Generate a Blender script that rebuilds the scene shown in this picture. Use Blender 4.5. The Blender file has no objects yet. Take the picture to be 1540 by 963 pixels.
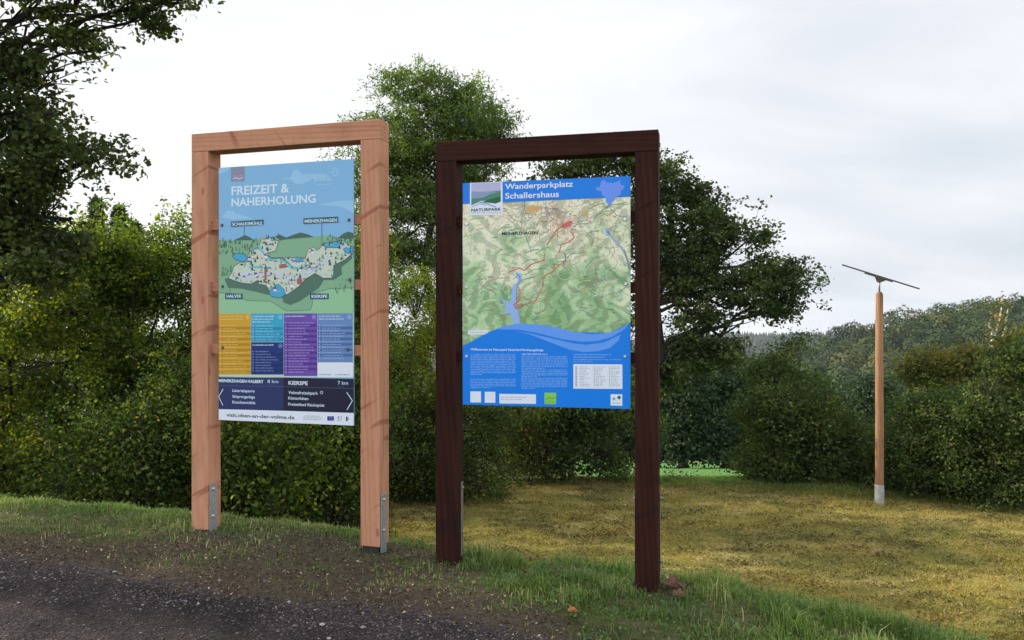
import bpy, bmesh, math, random
import numpy as np
from mathutils import Vector, Matrix

random.seed(7)
RNG = np.random.default_rng(7)
CZ = 1.48           # camera height above the road
F = 1200.0          # focal length in photo pixels (1540 wide)
PI = math.pi
scene = bpy.context.scene
COL = scene.collection


def at(px, py, Y):
    """photo pixel + distance -> point in the world"""
    return np.array([(px - 770) / F * Y, Y, CZ - (py - 481.5) / F * Y])


# ------------------------------------------------------------ materials
def lin(c):
    c = c / 255.0
    return c / 12.92 if c <= .04045 else ((c + .055) / 1.055) ** 2.4


def rgb(r, g, b, k=1.0):
    return (min(lin(r) * k, .93), min(lin(g) * k, .93), min(lin(b) * k, .93), 1)


class NT:
    def __init__(s, name):
        s.m = bpy.data.materials.new(name)
        s.m.use_nodes = True
        s.t = s.m.node_tree
        s.t.nodes.clear()
        s.out = s.n('ShaderNodeOutputMaterial')

    def n(s, typ, **kw):
        nd = s.t.nodes.new(typ)
        for k, v in kw.items():
            setattr(nd, k, v)
        return nd

    def l(s, a, b):
        s.t.links.new(a, b)

    def val(s, sock, v):
        if hasattr(v, 'is_linked') or isinstance(v, bpy.types.NodeSocket):
            s.l(v, sock)
        else:
            sock.default_value = v

    def noise(s, vec, scale, detail=4, rough=.55, dist=0.0):
        nd = s.n('ShaderNodeTexNoise')
        if vec is not None:
            s.l(vec, nd.inputs['Vector'])
        nd.inputs['Scale'].default_value = scale
        nd.inputs['Detail'].default_value = detail
        nd.inputs['Roughness'].default_value = rough
        nd.inputs['Distortion'].default_value = dist
        return nd.outputs['Fac']

    def ramp(s, fac, stops, interp='LINEAR'):
        nd = s.n('ShaderNodeValToRGB')
        cr = nd.color_ramp
        cr.interpolation = interp
        while len(cr.elements) < len(stops):
            cr.elements.new(.5)
        for e, (p, c) in zip(cr.elements, stops):
            e.position = p
            e.color = c if len(c) == 4 else (*c, 1)
        s.l(fac, nd.inputs['Fac'])
        return nd.outputs['Color']

    def mix(s, fac, a, b, mode='MIX'):
        nd = s.n('ShaderNodeMix', data_type='RGBA', blend_type=mode)
        s.val(nd.inputs[0], fac)
        s.val(nd.inputs[6], a)
        s.val(nd.inputs[7], b)
        return nd.outputs[2]

    def math(s, op, a, b=0.0, clamp=False):
        nd = s.n('ShaderNodeMath', operation=op, use_clamp=clamp)
        s.val(nd.inputs[0], a)
        s.val(nd.inputs[1], b)
        return nd.outputs[0]

    def mapping(s, vec, scale=(1, 1, 1), loc=(0, 0, 0), rot=(0, 0, 0)):
        nd = s.n('ShaderNodeMapping')
        s.l(vec, nd.inputs['Vector'])
        nd.inputs['Scale'].default_value = scale
        nd.inputs['Location'].default_value = loc
        nd.inputs['Rotation'].default_value = rot
        return nd.outputs['Vector']

    def bsdf(s, color, rough=.6, spec=.3, metal=0.0, bump=None, bstr=.3, bdist=.01):
        b = s.n('ShaderNodeBsdfPrincipled')
        s.val(b.inputs['Base Color'], color)
        s.val(b.inputs['Roughness'], rough)
        b.inputs['Specular IOR Level'].default_value = spec
        b.inputs['Metallic'].default_value = metal
        if bump is not None:
            bp = s.n('ShaderNodeBump')
            bp.inputs['Strength'].default_value = bstr
            bp.inputs['Distance'].default_value = bdist
            s.l(bump, bp.inputs['Height'])
            s.l(bp.outputs['Normal'], b.inputs['Normal'])
        s.l(b.outputs[0], s.out.inputs['Surface'])
        return b


def obj_coord(t):
    return t.n('ShaderNodeTexCoord').outputs['Object']


_pm = {}


def print_mat(name, col):
    """flat printed ink on a board"""
    if name in _pm:
        return _pm[name]
    t = NT('print_' + name)
    v = obj_coord(t)
    n = t.noise(v, 6, 3)
    c = t.mix(t.math('MULTIPLY', n, .10), col, (col[0] * .6, col[1] * .6, col[2] * .6, 1))
    t.bsdf(c, .38, .35)
    _pm[name] = t.m
    return t.m


def leaf_mat(name, stops, trans=.35, rough=.55, clump=None):
    """stops: ramp over the per-leaf random value"""
    t = NT(name)
    a = t.n('ShaderNodeAttribute', attribute_name='rnd')
    col = t.ramp(a.outputs['Fac'], stops)
    g = t.n('ShaderNodeNewGeometry').outputs['Position']
    n = t.noise(g, .9, 2)
    nn = t.ramp(n, [(.35, (.72, .78, .8, 1)), (.65, (1.25, 1.18, 1.0, 1))])
    col = t.mix(1.0, col, nn, 'MULTIPLY')
    d = t.n('ShaderNodeBsdfPrincipled')
    t.l(col, d.inputs['Base Color'])
    d.inputs['Roughness'].default_value = rough
    d.inputs['Specular IOR Level'].default_value = .22
    tr = t.n('ShaderNodeBsdfTranslucent')
    tc = t.mix(1.0, col, (1.5, 1.6, .55, 1), 'MULTIPLY')
    t.l(tc, tr.inputs['Color'])
    mx = t.n('ShaderNodeMixShader')
    mx.inputs[0].default_value = trans
    t.l(d.outputs[0], mx.inputs[1])
    t.l(tr.outputs[0], mx.inputs[2])
    t.l(mx.outputs[0], t.out.inputs['Surface'])
    return t.m


def bark_mat(name, c1, c2):
    t = NT(name)
    v = t.mapping(obj_coord(t), (6, 6, 1.2))
    n = t.noise(v, 4, 6, .65)
    c = t.ramp(n, [(.3, c1), (.7, c2)])
    t.bsdf(c, .9, .2, bump=n, bstr=.6, bdist=.03)
    return t.m


def wood_mat(name, cols, axis, offset, knots=True, kcol=(.2, .08, .05, 1), gamma_k=1.0, streak=True):
    """planed timber; axis = grain direction, in object space"""
    t = NT(name)
    v = obj_coord(t)
    loc = (offset * 1.7, offset * .9, offset * 2.3)
    sc = {'z': (1, 1, .05), 'x': (.05, 1, 1)}[axis]
    vg = t.mapping(v, sc, loc)
    warp = t.noise(vg, 6, 3, .5, .6)
    rings = t.n('ShaderNodeTexWave', wave_type='RINGS', rings_direction='Y')
    rv = t.mapping(vg, (1, 1, 1), (.31, .12, -.1))
    t.l(rv, rings.inputs['Vector'])
    rings.inputs['Scale'].default_value = 13
    rings.inputs['Distortion'].default_value = 6
    rings.inputs['Detail'].default_value = 2
    rings.inputs['Detail Scale'].default_value = 1.2
    fine = t.noise(t.mapping(v, {'z': (60, 60, 1.5), 'x': (1.5, 60, 60)}[axis], loc), 3, 3)
    f = t.math('ADD', t.math('MULTIPLY', rings.outputs['Fac'], .15), t.math('MULTIPLY', fine, .38))
    f = t.math('ADD', f, t.math('MULTIPLY', warp, .50))
    c = t.ramp(f, [(.25, cols[0]), (.5, cols[1]), (.78, cols[2])])
    # broad weather / sap variation
    big = t.noise(t.mapping(v, (1, 1, 1), loc), 2.3, 3)
    c = t.mix(t.math('MULTIPLY', t.math('SUBTRACT', big, .35, True), .9), c, cols[3])
    if streak:
        # thin slanting streaks in the darker tone
        kv = t.mapping(t.mapping(v, (1, 1, 1), loc, (0, {'z': .5, 'x': -.95}[axis], 0)), (1.6, 1.6, 15))
        k = t.noise(kv, 1.15, 1.5, .4)
        k = t.ramp(k, [(.63, (0, 0, 0, 1)), (.68, (1, 1, 1, 1))])
        c = t.mix(t.math('MULTIPLY', k, .8), c, kcol)
    vo = t.n('ShaderNodeTexVoronoi', feature='F1')
    t.l(t.mapping(v, {'z': (3.4, 3.4, 1.5), 'x': (1.5, 3.4, 3.4)}[axis], loc), vo.inputs['Vector'])
    vo.inputs['Scale'].default_value = 1.6
    kk = t.ramp(vo.outputs['Distance'], [(.05, (1, 1, 1, 1)), (.085, (0, 0, 0, 1))])
    c = t.mix(t.math('MULTIPLY', kk, .7), c, kcol)
    cv = t.mapping(v, {'z': (34, 34, .9), 'x': (.9, 34, 34)}[axis], loc)
    ck = t.ramp(t.noise(cv, 1.0, 2, .5), [(.27, (1, 1, 1, 1)), (.31, (0, 0, 0, 1))])
    c = t.mix(t.math('MULTIPLY', ck, .6), c, kcol)
    grime = t.ramp(t.noise(t.mapping(v, (1, 1, .5), loc), 9, 5, .7), [(.5, (1, 1, 1, 1)), (.75, (.78, .77, .74, 1))])
    c = t.mix(1.0, c, grime, 'MULTIPLY')
    t.bsdf(c, .75, .1, bump=f, bstr=.25, bdist=.004)
    return t.m


def metal_mat(name, col, rough=.45, metal=.9):
    t = NT(name)
    v = obj_coord(t)
    n = t.noise(v, 40, 4)
    c = t.ramp(n, [(.35, tuple(x * .75 for x in col[:3])), (.65, col[:3])])
    t.bsdf(c, rough, .5, metal)
    return t.m


# ------------------------------------------------------------ object helpers
def link(o, parent=None):
    COL.objects.link(o)
    if parent is not None:
        o.parent = parent
    return o


def tag(o, label=None, cat=None, group=None, kind=None):
    if label: o['label'] = label
    if cat: o['category'] = cat
    if group: o['group'] = group
    if kind: o['kind'] = kind
    return o


def empty(name, loc, rz=0, label=None, cat=None, group=None):
    o = bpy.data.objects.new(name, None)
    o.location = loc
    o.rotation_euler = (0, 0, rz)
    o.empty_display_size = .2
    COL.objects.link(o)
    return tag(o, label, cat, group)


def np_mesh(name, verts, faces_n, nper, mats, attr=None, matidx=None, smooth=False):
    """verts (V,3) ; faces_n (Fc,nper) int"""
    me = bpy.data.meshes.new(name)
    V = len(verts); Fc = len(faces_n)
    me.vertices.add(V)
    me.vertices.foreach_set('co', np.ascontiguousarray(verts, dtype=np.float32).ravel())
    me.loops.add(Fc * nper)
    me.loops.foreach_set('vertex_index', np.ascontiguousarray(faces_n, dtype=np.int32).ravel())
    me.polygons.add(Fc)
    me.polygons.foreach_set('loop_start', np.arange(0, Fc * nper, nper, dtype=np.int32))
    me.polygons.foreach_set('loop_total', np.full(Fc, nper, dtype=np.int32))
    if matidx is not None:
        me.polygons.foreach_set('material_index', np.asarray(matidx, dtype=np.int32))
    me.polygons.foreach_set('use_smooth', np.full(Fc, smooth, dtype=bool))
    for m in (mats if isinstance(mats, (list, tuple)) else [mats]):
        me.materials.append(m)
    if attr is not None:
        for an, av in attr.items():
            if len(av) == Fc and an == 'rnd':
                a = me.attributes.new(an, 'FLOAT', 'FACE')
            else:
                a = me.attributes.new(an, 'FLOAT', 'POINT')
            a.data.foreach_set('value', np.asarray(av, dtype=np.float32))
    me.update(calc_edges=True)
    return me


class MB:
    """collects boxes, tubes, polygons into one mesh"""
    def __init__(s):
        s.bm = bmesh.new()
        s.mats = []

    def mi(s, m):
        if m not in s.mats:
            s.mats.append(m)
        return s.mats.index(m)

    def box(s, x0, x1, y0, y1, z0, z1, m, bevel=0.0):
        t = bmesh.new()
        r = bmesh.ops.create_cube(t, size=1)
        bmesh.ops.scale(t, vec=(x1 - x0, y1 - y0, z1 - z0), verts=t.verts)
        bmesh.ops.translate(t, vec=((x0 + x1) / 2, (y0 + y1) / 2, (z0 + z1) / 2), verts=t.verts)
        if bevel:
            bmesh.ops.bevel(t, geom=list(t.edges), offset=bevel, segments=2, affect='EDGES', profile=.6)
        s.merge(t, m)

    def merge(s, t, m, mat4=None):
        if mat4 is not None:
            bmesh.ops.transform(t, matrix=mat4, verts=t.verts)
        i = s.mi(m)
        vm = {v: s.bm.verts.new(v.co) for v in t.verts}
        for f in t.faces:
            try:
                nf = s.bm.faces.new([vm[v] for v in f.verts])
                nf.material_index = i
                nf.smooth = f.smooth
            except ValueError:
                pass
        t.free()

    def poly(s, pts, m):
        i = s.mi(m)
        vs = [s.bm.verts.new(p) for p in pts]
        try:
            f = s.bm.faces.new(vs)
            f.material_index = i
        except ValueError:
            return
        f.normal_update()
        if f.normal.y > 0:
            f.normal_flip()

    def cyl(s, p0, p1, r0, r1, m, seg=12, cap=True):
        p0 = Vector(p0); p1 = Vector(p1)
        d = p1 - p0
        t = bmesh.new()
        bmesh.ops.create_cone(t, cap_ends=cap, segments=seg, radius1=r0, radius2=r1, depth=d.length)
        q = d.to_track_quat('Z', 'Y').to_matrix().to_4x4()
        for f in t.faces:
            if len(f.verts) == 4: f.smooth = True
        s.merge(t, m, Matrix.Translation((p0 + p1) / 2) @ q)

    def build(s, name, parent=None):
        me = bpy.data.meshes.new(name)
        s.bm.to_mesh(me)
        s.bm.free()
        for m in s.mats:
            me.materials.append(m)
        return link(bpy.data.objects.new(name, me), parent)


# ------------------------------------------------------------ terrain
CREST = np.array([(-40, 8.5), (-8, 6.9), (-4.1, 6.35), (-2.5, 6.2), (-1.35, 5.95), (-.6, 5.6), (0, 5.3), (.77, 5.2), (1.17, 5.0),
                  (1.7, 4.7), (2.25, 4.3), (2.6, 4.05), (3.5, 3.4), (5, 2.4), (8, .5), (20, -8), (60, -30)])
EDGE = np.array([(-60, 14), (-6, 5.25), (-3.03, 4.75), (-1.87, 4.42), (-.94, 4.2), (-.245, 4.12), (.28, 3.74), (.7, 3.0), (1.2, 1.5), (1.8, -2), (3, -20), (5, -60)])


def crest(x): return np.interp(x, CREST[:, 0], CREST[:, 1])
MEDGE = np.array([(-99, 17.6), (0, 17.6), (3.5, 16.6), (5, 16.2), (7, 15.5), (9, 14.5), (12, 13.6), (40, 10)])
def medge(x): return np.interp(x, MEDGE[:, 0], MEDGE[:, 1])
def redge(x): return np.interp(x, EDGE[:, 0], EDGE[:, 1])


_bv = [np.random.default_rng(i).random((64, 64)) for i in range(4)]


def vnoise(x, y, s, k=0):
    """cheap value noise -1..1"""
    g = _bv[k]
    x = x / s; y = y / s
    xi = np.floor(x).astype(int); yi = np.floor(y).astype(int)
    fx = x - xi; fy = y - yi
    fx = fx * fx * (3 - 2 * fx); fy = fy * fy * (3 - 2 * fy)
    a = g[xi % 64, yi % 64]; b = g[(xi + 1) % 64, yi % 64]
    c = g[xi % 64, (yi + 1) % 64]; d = g[(xi + 1) % 64, (yi + 1) % 64]
    return ((a * (1 - fx) + b * fx) * (1 - fy) + (c * (1 - fx) + d * fx) * fy) * 2 - 1


HX = [(-9999, 0), (0, 0), (60, 2), (96, 7), (112, 16), (128, 23), (165, 34), (205, 38), (300, 55), (600, 75), (9999, 75)]


def H(x, y):
    x = np.asarray(x, dtype=float); y = np.asarray(y, dtype=float)
    verge = -.0455 * np.clip(x, -8, 6)
    d = (y - crest(x))
    d = .25 * np.log1p(np.exp(np.clip(d / .25, -40, 40)))
    t = np.clip(d / 4.6, 0, 1)
    s = 1 - (1 - t) ** 2
    z = verge * (1 - s) + (-1.92) * s
    z += np.where(t > .05, 1, 0) * .03 * vnoise(x, y, 1.3) * np.clip(t * 3, 0, 1)
    rd = np.clip((redge(x) - y) / .5, 0, 1)
    z += (1 - rd) * .022 * vnoise(x, y, .35, 1) + .012 * vnoise(x, y, .16, 2) * (1 - rd)
    z += -.02 * rd + .004 * vnoise(x, y, .1, 3)
    far = np.interp(y, [-1e5, 17.5, 45, 150, 320, 600, 1000, 1900, 2600, 1e5], [0, 0, -4.9, -20, -38, -62, -80, -110, -190, -190])
    hill = np.interp(x, [a for a, b in HX], [b for a, b in HX]) * np.exp(-((y - 335) / 115) ** 2)
    h2 = 26 * np.exp(-((y - 900) / 150) ** 2) * (1 + .25 * vnoise(x, y, 120, 1))
    h3 = 66 * np.exp(-((y - 1800) / 260) ** 2) * (1 + .07 * vnoise(x, y, 200, 2))
    far = np.where((y > 17) & (y < 45), np.interp(y, [17, 18, 20, 24, 28, 38, 45], [0, -.2, -.62, -1.33, -2.0, -3.65, -4.9]), far)
    z += .035 * np.exp(-(((x + .78) / .22) ** 2 + ((y - 4.93) / .2) ** 2))
    return z + far + np.where(y > 60, hill + h2 + h3, 0)


def h1(x, y): return float(H(np.array([x]), np.array([y]))[0])


def axis_coords(fine0, fine1, step, lo, hi, g=1.16):
    a = list(np.arange(fine0, fine1 + 1e-6, step))
    s = step; x = a[-1]
    while x < hi:
        s = min(s * g, 60); x += s; a.append(x)
    s = step; x = a[0]; b = []
    while x > lo:
        s = min(s * g, 60); x -= s; b.append(x)
    return np.array(b[::-1] + a)


def build_ground():
    xs = axis_coords(-5, 4, .035, -2600, 2600, 1.1)
    ys = axis_coords(3.2, 7, .035, -300, 3000, 1.07)
    X, Y = np.meshgrid(xs, ys)
    Z = H(X, Y)
    nx, ny = len(xs), len(ys)
    verts = np.stack([X, Y, Z], -1).reshape(-1, 3)
    i = np.arange(nx * ny).reshape(ny, nx)
    faces = np.stack([i[:-1, :-1], i[:-1, 1:], i[1:, 1:], i[1:, :-1]], -1).reshape(-1, 4)
    x = X.ravel(); y = Y.ravel()
    road = np.clip((redge(x) - y) / .5 + .5, 0, 1)
    cr = crest(x)
    mead = np.clip((y - cr - 1.6) / 1.6, 0, 1) * np.clip((medge(x) - y) / .7, 0, 1) * np.clip((x + 2.3 + (y - 8) * .08) / .8, 0, 1)
    field = np.clip((y - medge(x) - .3) / 1.0, 0, 1) * np.clip((x - 1.5) / 1.5, 0, 1) * np.clip((60 - y) / 10, 0, 1)
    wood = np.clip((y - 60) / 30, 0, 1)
    dirt = dirt_mask(x, y)
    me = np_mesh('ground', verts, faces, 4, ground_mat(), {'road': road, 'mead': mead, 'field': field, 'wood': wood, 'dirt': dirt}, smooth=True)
    o = link(bpy.data.objects.new('ground', me))
    tag(o, 'grassy verge, bank and mown meadow falling away to the wooded valley', kind='structure')
    o['category'] = 'ground'


def dirt_mask(x, y):
    m = np.exp(-(((x + 1.5) / 1.0) ** 2 + ((y - 4.85) / .42) ** 2)) * 1.1
    m = np.maximum(m, np.exp(-(((x + .75) / .55) ** 2 + ((y - 4.72) / .36) ** 2)))
    m = np.maximum(m, .95 * np.exp(-((y - redge(x) - .05) / .28) ** 2) * np.clip((.6 - x) / .5, 0, 1))
    m = np.maximum(m, .8 * np.exp(-(((x - .95) / .18) ** 2 + ((y - 4.5) / .14) ** 2)))
    return np.clip(m + .28 * vnoise(x, y, .22, 1) * (m > .15), 0, 1)


def ground_mat():
    t = NT('ground_surface')
    pos = t.n('ShaderNodeNewGeometry').outputs['Position']
    A = lambda nm: t.n('ShaderNodeAttribute', attribute_name=nm).outputs['Fac']
    n1 = t.noise(pos, 1.6, 5); n2 = t.noise(pos, 14, 5, .6); n3 = t.noise(pos, 90, 3, .6)
    # turf soil
    turf = t.ramp(n2, [(.3, (.035, .042, .014)), (.5, (.085, .09, .032)), (.7, (.15, .125, .065))])
    # bare earth with crumbs
    vo = t.n('ShaderNodeTexVoronoi'); t.l(pos, vo.inputs['Vector']); vo.inputs['Scale'].default_value = 38
    earth = t.ramp(vo.outputs['Distance'], [(.0, (.13, .09, .06)), (.4, (.075, .054, .036)), (.8, (.03, .026, .018))])
    earth = t.mix(n1, earth, t.ramp(n3, [(.3, (.04, .034, .022)), (.62, (.15, .115, .08)), (.75, (.24, .19, .135))]))
    dm = t.math('MULTIPLY', t.math('SUBTRACT', t.math('ADD', A('dirt'), t.math('MULTIPLY', n2, .7)), .62), 3.5, True)
    c = t.mix(dm, turf, earth)
    # mown meadow with dry clippings
    mv = t.mapping(pos, (1.0, 3.0, 1.0))
    ma = t.noise(mv, .9, 6, .62); mb = t.noise(t.mapping(pos, (1, 2.0, 1)), 9, 5, .7)
    mf = t.math('ADD', t.math('MULTIPLY', ma, .55), t.math('MULTIPLY', mb, .5))
    md = t.ramp(mf, [(.34, (.13, .11, .035)), (.45, (.24, .195, .062)), (.55, (.35, .275, .095)), (.68, (.5, .42, .17))])
    c = t.mix(A('mead'), c, md)
    fd = t.ramp(t.noise(pos, 2.5, 4), [(.3, (.085, .2, .05)), (.7, (.13, .26, .07))])
    c = t.mix(A('field'), c, fd)
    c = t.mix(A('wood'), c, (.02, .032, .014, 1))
    # asphalt road, worn and strewn with grit
    v2 = t.n('ShaderNodeTexVoronoi'); t.l(pos, v2.inputs['Vector']); v2.inputs['Scale'].default_value = 95
    v2.inputs['Randomness'].default_value = 1
    grit = t.ramp(v2.outputs['Color'], [(.15, (.018, .0165, .017)), (.6, (.033, .030, .030)), (.86, (.048, .043, .043)), (.97, (.12, .108, .104))])
    patch = t.ramp(t.noise(pos, 1.3, 5, .6, .4), [(.44, (.6, .59, .62)), (.58, (1.45, 1.22, 1.2))])
    grit = t.mix(1.0, grit, patch, 'MULTIPLY')
    gravel = t.ramp(v2.outputs['Color'], [(.1, (.025, .019, .02)), (.5, (.06, .046, .046)), (.85, (.11, .088, .086)), (.97, (.24, .21, .2))])
    rm = A('road')
    r1 = t.math('MULTIPLY', t.math('SUBTRACT', t.math('ADD', rm, t.math('MULTIPLY', n2, .7)), .98), 5, True)
    r2 = t.math('MULTIPLY', t.math('SUBTRACT', t.math('ADD', rm, t.math('MULTIPLY', n1, .5)), 1.12), 5, True)
    c = t.mix(r1, c, gravel)
    c = t.mix(r2, c, grit)
    bh = t.math('ADD', t.math('MULTIPLY', v2.outputs['Distance'], .6), n3)
    t.bsdf(c, .95, .15, bump=bh, bstr=1.0, bdist=.02)
    return t.m


# ------------------------------------------------------------ foliage
def unit(v): return v / np.maximum(np.linalg.norm(v, axis=-1, keepdims=True), 1e-9)


PROFILES = {
    'diamond': [(0, 0), (.45, .27), (1, 0), (.45, -.27)],
    'narrow': [(0, 0), (.45, .17), (1, 0), (.45, -.17)],
    'oak': [(0, 0), (.3, .16), (.42, .12), (.68, .31), (.88, .2), (1, 0), (.88, -.2), (.68, -.31), (.42, -.12), (.3, -.16)],
    'broad': [(0, 0), (.25, .27), (.7, .3), (1, 0), (.7, -.3), (.25, -.27)],
}


def leaf_mesh(name, c, size, mat, rng, prof='diamond', up=.9, droop=.35, rnd=None, out=None):
    N = len(c)
    n = unit(rng.normal(size=(N, 3)) + np.array([0, 0, up]))
    if out is not None:
        n = unit(out * 1.6 + rng.normal(size=(N, 3)) * .5)
    a = rng.normal(size=(N, 3)) + np.array([0, 0, -droop])
    a = unit(a - (a * n).sum(-1, keepdims=True) * n)
    b = np.cross(n, a)
    s = size * rng.uniform(.6, 1.3, size=(N, 1))
    P = PROFILES[prof]
    vs = np.stack([c + a * s * u + b * s * w - n * s * (.35 * abs(u - .5)) for u, w in P], 1).reshape(-1, 3)
    k = len(P)
    f = np.arange(N * k).reshape(N, k)
    if rnd is None:
        rnd = rng.random(N)
    return np_mesh(name, vs, f, k, mat, {'rnd': rnd})


def tubes_mesh(name, paths, mat, seg=6):
    """paths: list of (pts(n,3), radii(n)) -> one mesh"""
    VV = []; FF = []; off = 0
    for pts, rad in paths:
        pts = np.asarray(pts, float); n = len(pts)
        d = np.gradient(pts, axis=0); d = unit(d)
        ref = np.where(np.abs(d[:, 2:3]) > .9, np.array([[1., 0, 0]]), np.array([[0, 0, 1.]]))
        u = unit(np.cross(d, ref)); w = np.cross(d, u)
        sg = seg if rad[0] > .012 else 3
        th = np.linspace(0, 2 * PI, sg, endpoint=False)
        ring = pts[:, None] + (u[:, None] * np.cos(th)[None, :, None] + w[:, None] * np.sin(th)[None, :, None]) * np.asarray(rad)[:, None, None]
        VV.append(ring.reshape(-1, 3))
        i = np.arange(n * sg).reshape(n, sg) + off
        FF.append(np.stack([i[:-1], np.roll(i[:-1], -1, 1), np.roll(i[1:], -1, 1), i[1:]], -1).reshape(-1, 4))
        off += n * sg
    return np_mesh(name, np.concatenate(VV), np.concatenate(FF), 4, mat, smooth=True)


def wpath(p0, p1, r0, r1, rng, n=6, wob=.06, sag=0.0):
    t = np.linspace(0, 1, n)[:, None]
    p = p0 * (1 - t) + p1 * t
    L = np.linalg.norm(p1 - p0)
    w = rng.normal(size=(n, 3)) * wob * L; w[0] = 0; w[-1] = 0
    p = p + w
    p[:, 2] += (np.sin(t[:, 0] * PI)) * sag * L
    return p, (r0 * (1 - t[:, 0]) + r1 * t[:, 0])


def in_blobs(blobs, n, rng, shell=.5):
    c = np.array([b[0] for b in blobs]); r = np.array([b[1] for b in blobs])
    vol = r.prod(1) ** .72
    k = rng.choice(len(blobs), n, p=vol / vol.sum())
    d = unit(rng.normal(size=(n, 3)))
    rr = shell + (1 - shell) * rng.random((n, 1)) ** .6
    rr = np.where(rng.random((n, 1)) < .3, rng.random((n, 1)) ** .5, rr)
    return c[k] + d * rr * r[k], k


def tree(name, label, cat, Y, base_px, blobs_px, sprays, per, leaf, mat, bark, rng=None, prof='diamond', group=None,
         spread=.3, trunk_r=.12, depth=.9, base_xy=None, fork=.35, stems=1, up=.9, rad=None, twig_r=.006, shell=.5, limb_n=5, sub=0, subr=.3, skirt=False, shoots=0, shoot_len=.55):
    rng = rng or RNG
    bl = []
    for b in blobs_px:
        cx, cy, rx, ry = b[:4]
        dy = b[4] if len(b) > 4 else 0
        p = at(cx, cy, Y + dy)
        sc = (Y + dy) / F
        bl.append((p, np.array([rx * sc, max(rx, ry) * sc * depth, ry * sc])))
    if base_xy is None:
        bx = (base_px - 770) / F * Y; by = Y
    else:
        bx, by = base_xy
    bz = h1(bx, by)
    root = empty(name, (bx, by, bz), 0, label, cat, group)
    O = np.array([bx, by, bz])
    top = max(b[0][2] + b[1][2] * .4 for b in bl) - bz
    paths = []; nodes = []
    stem_tops = []
    for s in range(stems):
        off = np.array([0, 0, 0.]) if stems == 1 else np.array([float(np.clip(rng.normal() * .22, -.3, .3)), float(np.clip(rng.normal() * .2, -.3, .3)), 0])
        cxm = np.mean([b[0][0] for b in bl]) - bx; cym = np.mean([b[0][1] for b in bl]) - by
        tp = np.array([cxm * .6 + rng.normal() * .15, cym * .6, top * .85]) + off * 2
        p, r = wpath(off + np.array([0, 0, -.15]), tp, trunk_r / math.sqrt(stems), trunk_r * .22 / math.sqrt(stems), rng, 9, .02)
        r[0] *= 1.25
        paths.append((p, r)); stem_tops.append((p, r))
        nodes.append(p[3:])
    for c, rr in bl:
        cl = c - O
        tp, tr = stem_tops[rng.integers(len(stem_tops))]
        # attach where the stem is a bit lower than the clump
        zz = cl[2] - abs(np.hypot(cl[0] - tp[-1][0], cl[1] - tp[-1][1])) * .55
        j = int(np.clip(np.searchsorted(tp[:, 2], max(zz, top * fork * .6)), 1, len(tp) - 2))
        p, r = wpath(tp[j], cl, tr[j] * .42, tr[j] * .12 + .004, rng, 7, .045, .05)
        paths.append((p, r)); nodes.append(p[2:])
        for q in range(limb_n):
            d = unit(rng.normal(size=3)); e = cl + d * rr * .75
            i0 = rng.integers(2, len(p))
            p2, r2 = wpath(p[i0], e, max(r[i0] * .55, .006), .004, rng, 5, .07, .03)
            paths.append((p2, r2)); nodes.append(p2[1:])
    K = np.concatenate(nodes)
    if sub:
        # foliage gathers in separate boughs with air between them
        M, kb = in_blobs(bl, int(len(bl) * sub), rng, .55)
        mi = rng.integers(len(M), size=sprays)
        S = M[mi] + rng.normal(size=(sprays, 3)) * subr * rng.uniform(.6, 1.3, size=(len(M), 1))[mi] * np.array([1, 1, .62])
    else:
        S, kb = in_blobs(bl, sprays, rng, shell)
    if skirt:
        wx = np.ptp([b[0][0] for b in bl]) / 2 + .25
        ns = int(sprays * .28)
        Q = np.stack([rng.uniform(-wx, wx, ns), rng.normal(size=ns) * .45, rng.random(ns) ** 1.2 * 1.7 + .08], -1)
        Q[:, 2] *= np.clip(1.15 - (np.abs(Q[:, 0]) / (wx + .01)) ** 2, .12, 1)
        S = np.concatenate([S, Q + np.array([np.mean([b[0][0] for b in bl]), by, bz])])
    S = S - O
    keep = S[:, 2] > .05
    S = S[keep]
    extra = []
    if shoots:
        # whippy young growth standing out of the crown
        cen = S.mean(0)
        hi = S[np.argsort(-(S[:, 2] + rng.normal(size=len(S)) * .6))[:len(S) // 2]]
        for q0 in hi[rng.integers(len(hi), size=shoots)]:
            dv = unit((q0 - cen) * np.array([.8, .8, .3]) + rng.normal(size=3) * .5 + np.array([0, 0, .9]))
            L = shoot_len * rng.uniform(.5, 1.3)
            p4, r4 = wpath(q0, q0 + dv * L, .006, .002, rng, 5, .05, .08)
            paths.append((p4, r4))
            m = int(14 + L * 34); tt = rng.random(m)
            ii = np.clip((tt * 4).astype(int), 0, 3); fr = (tt * 4 - ii)[:, None]
            extra.append(p4[ii] * (1 - fr) + p4[ii + 1] * fr + rng.normal(size=(m, 3)) * .035)
    for sp in S:
        d2 = ((K - sp) ** 2).sum(1)
        q = K[int(d2.argmin())]
        if d2.min() > .02:
            p3, r3 = wpath(q, sp, twig_r, twig_r * .4, rng, 3, .06, .04)
            paths.append((p3, r3))
    sr = spread * rng.uniform(.6, 1.25, size=(len(S), 1, 1))
    C = S[:, None, :] + rng.normal(size=(len(S), per, 3)) * sr * np.array([.6, .6, .38])
    # leaf age differs from spray to spray
    base = rng.random((len(S), 1)) * .55
    rn = np.clip(base + rng.random((len(S), per)) * .45, 0, .999)
    C = C.reshape(-1, 3); rn = rn.ravel()
    if extra:
        E = np.concatenate(extra); C = np.concatenate([C, E]); rn = np.concatenate([rn, rng.random(len(E)) * .95])
    k2 = C[:, 2] > 0.02
    me = leaf_mesh('crown', C[k2], leaf, mat, rng, prof, up=up, rnd=rn[k2])
    link(bpy.data.objects.new('crown', me), root)
    tm = tubes_mesh('trunk', paths, bark)
    link(bpy.data.objects.new('trunk', tm), root)
    return root


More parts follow.
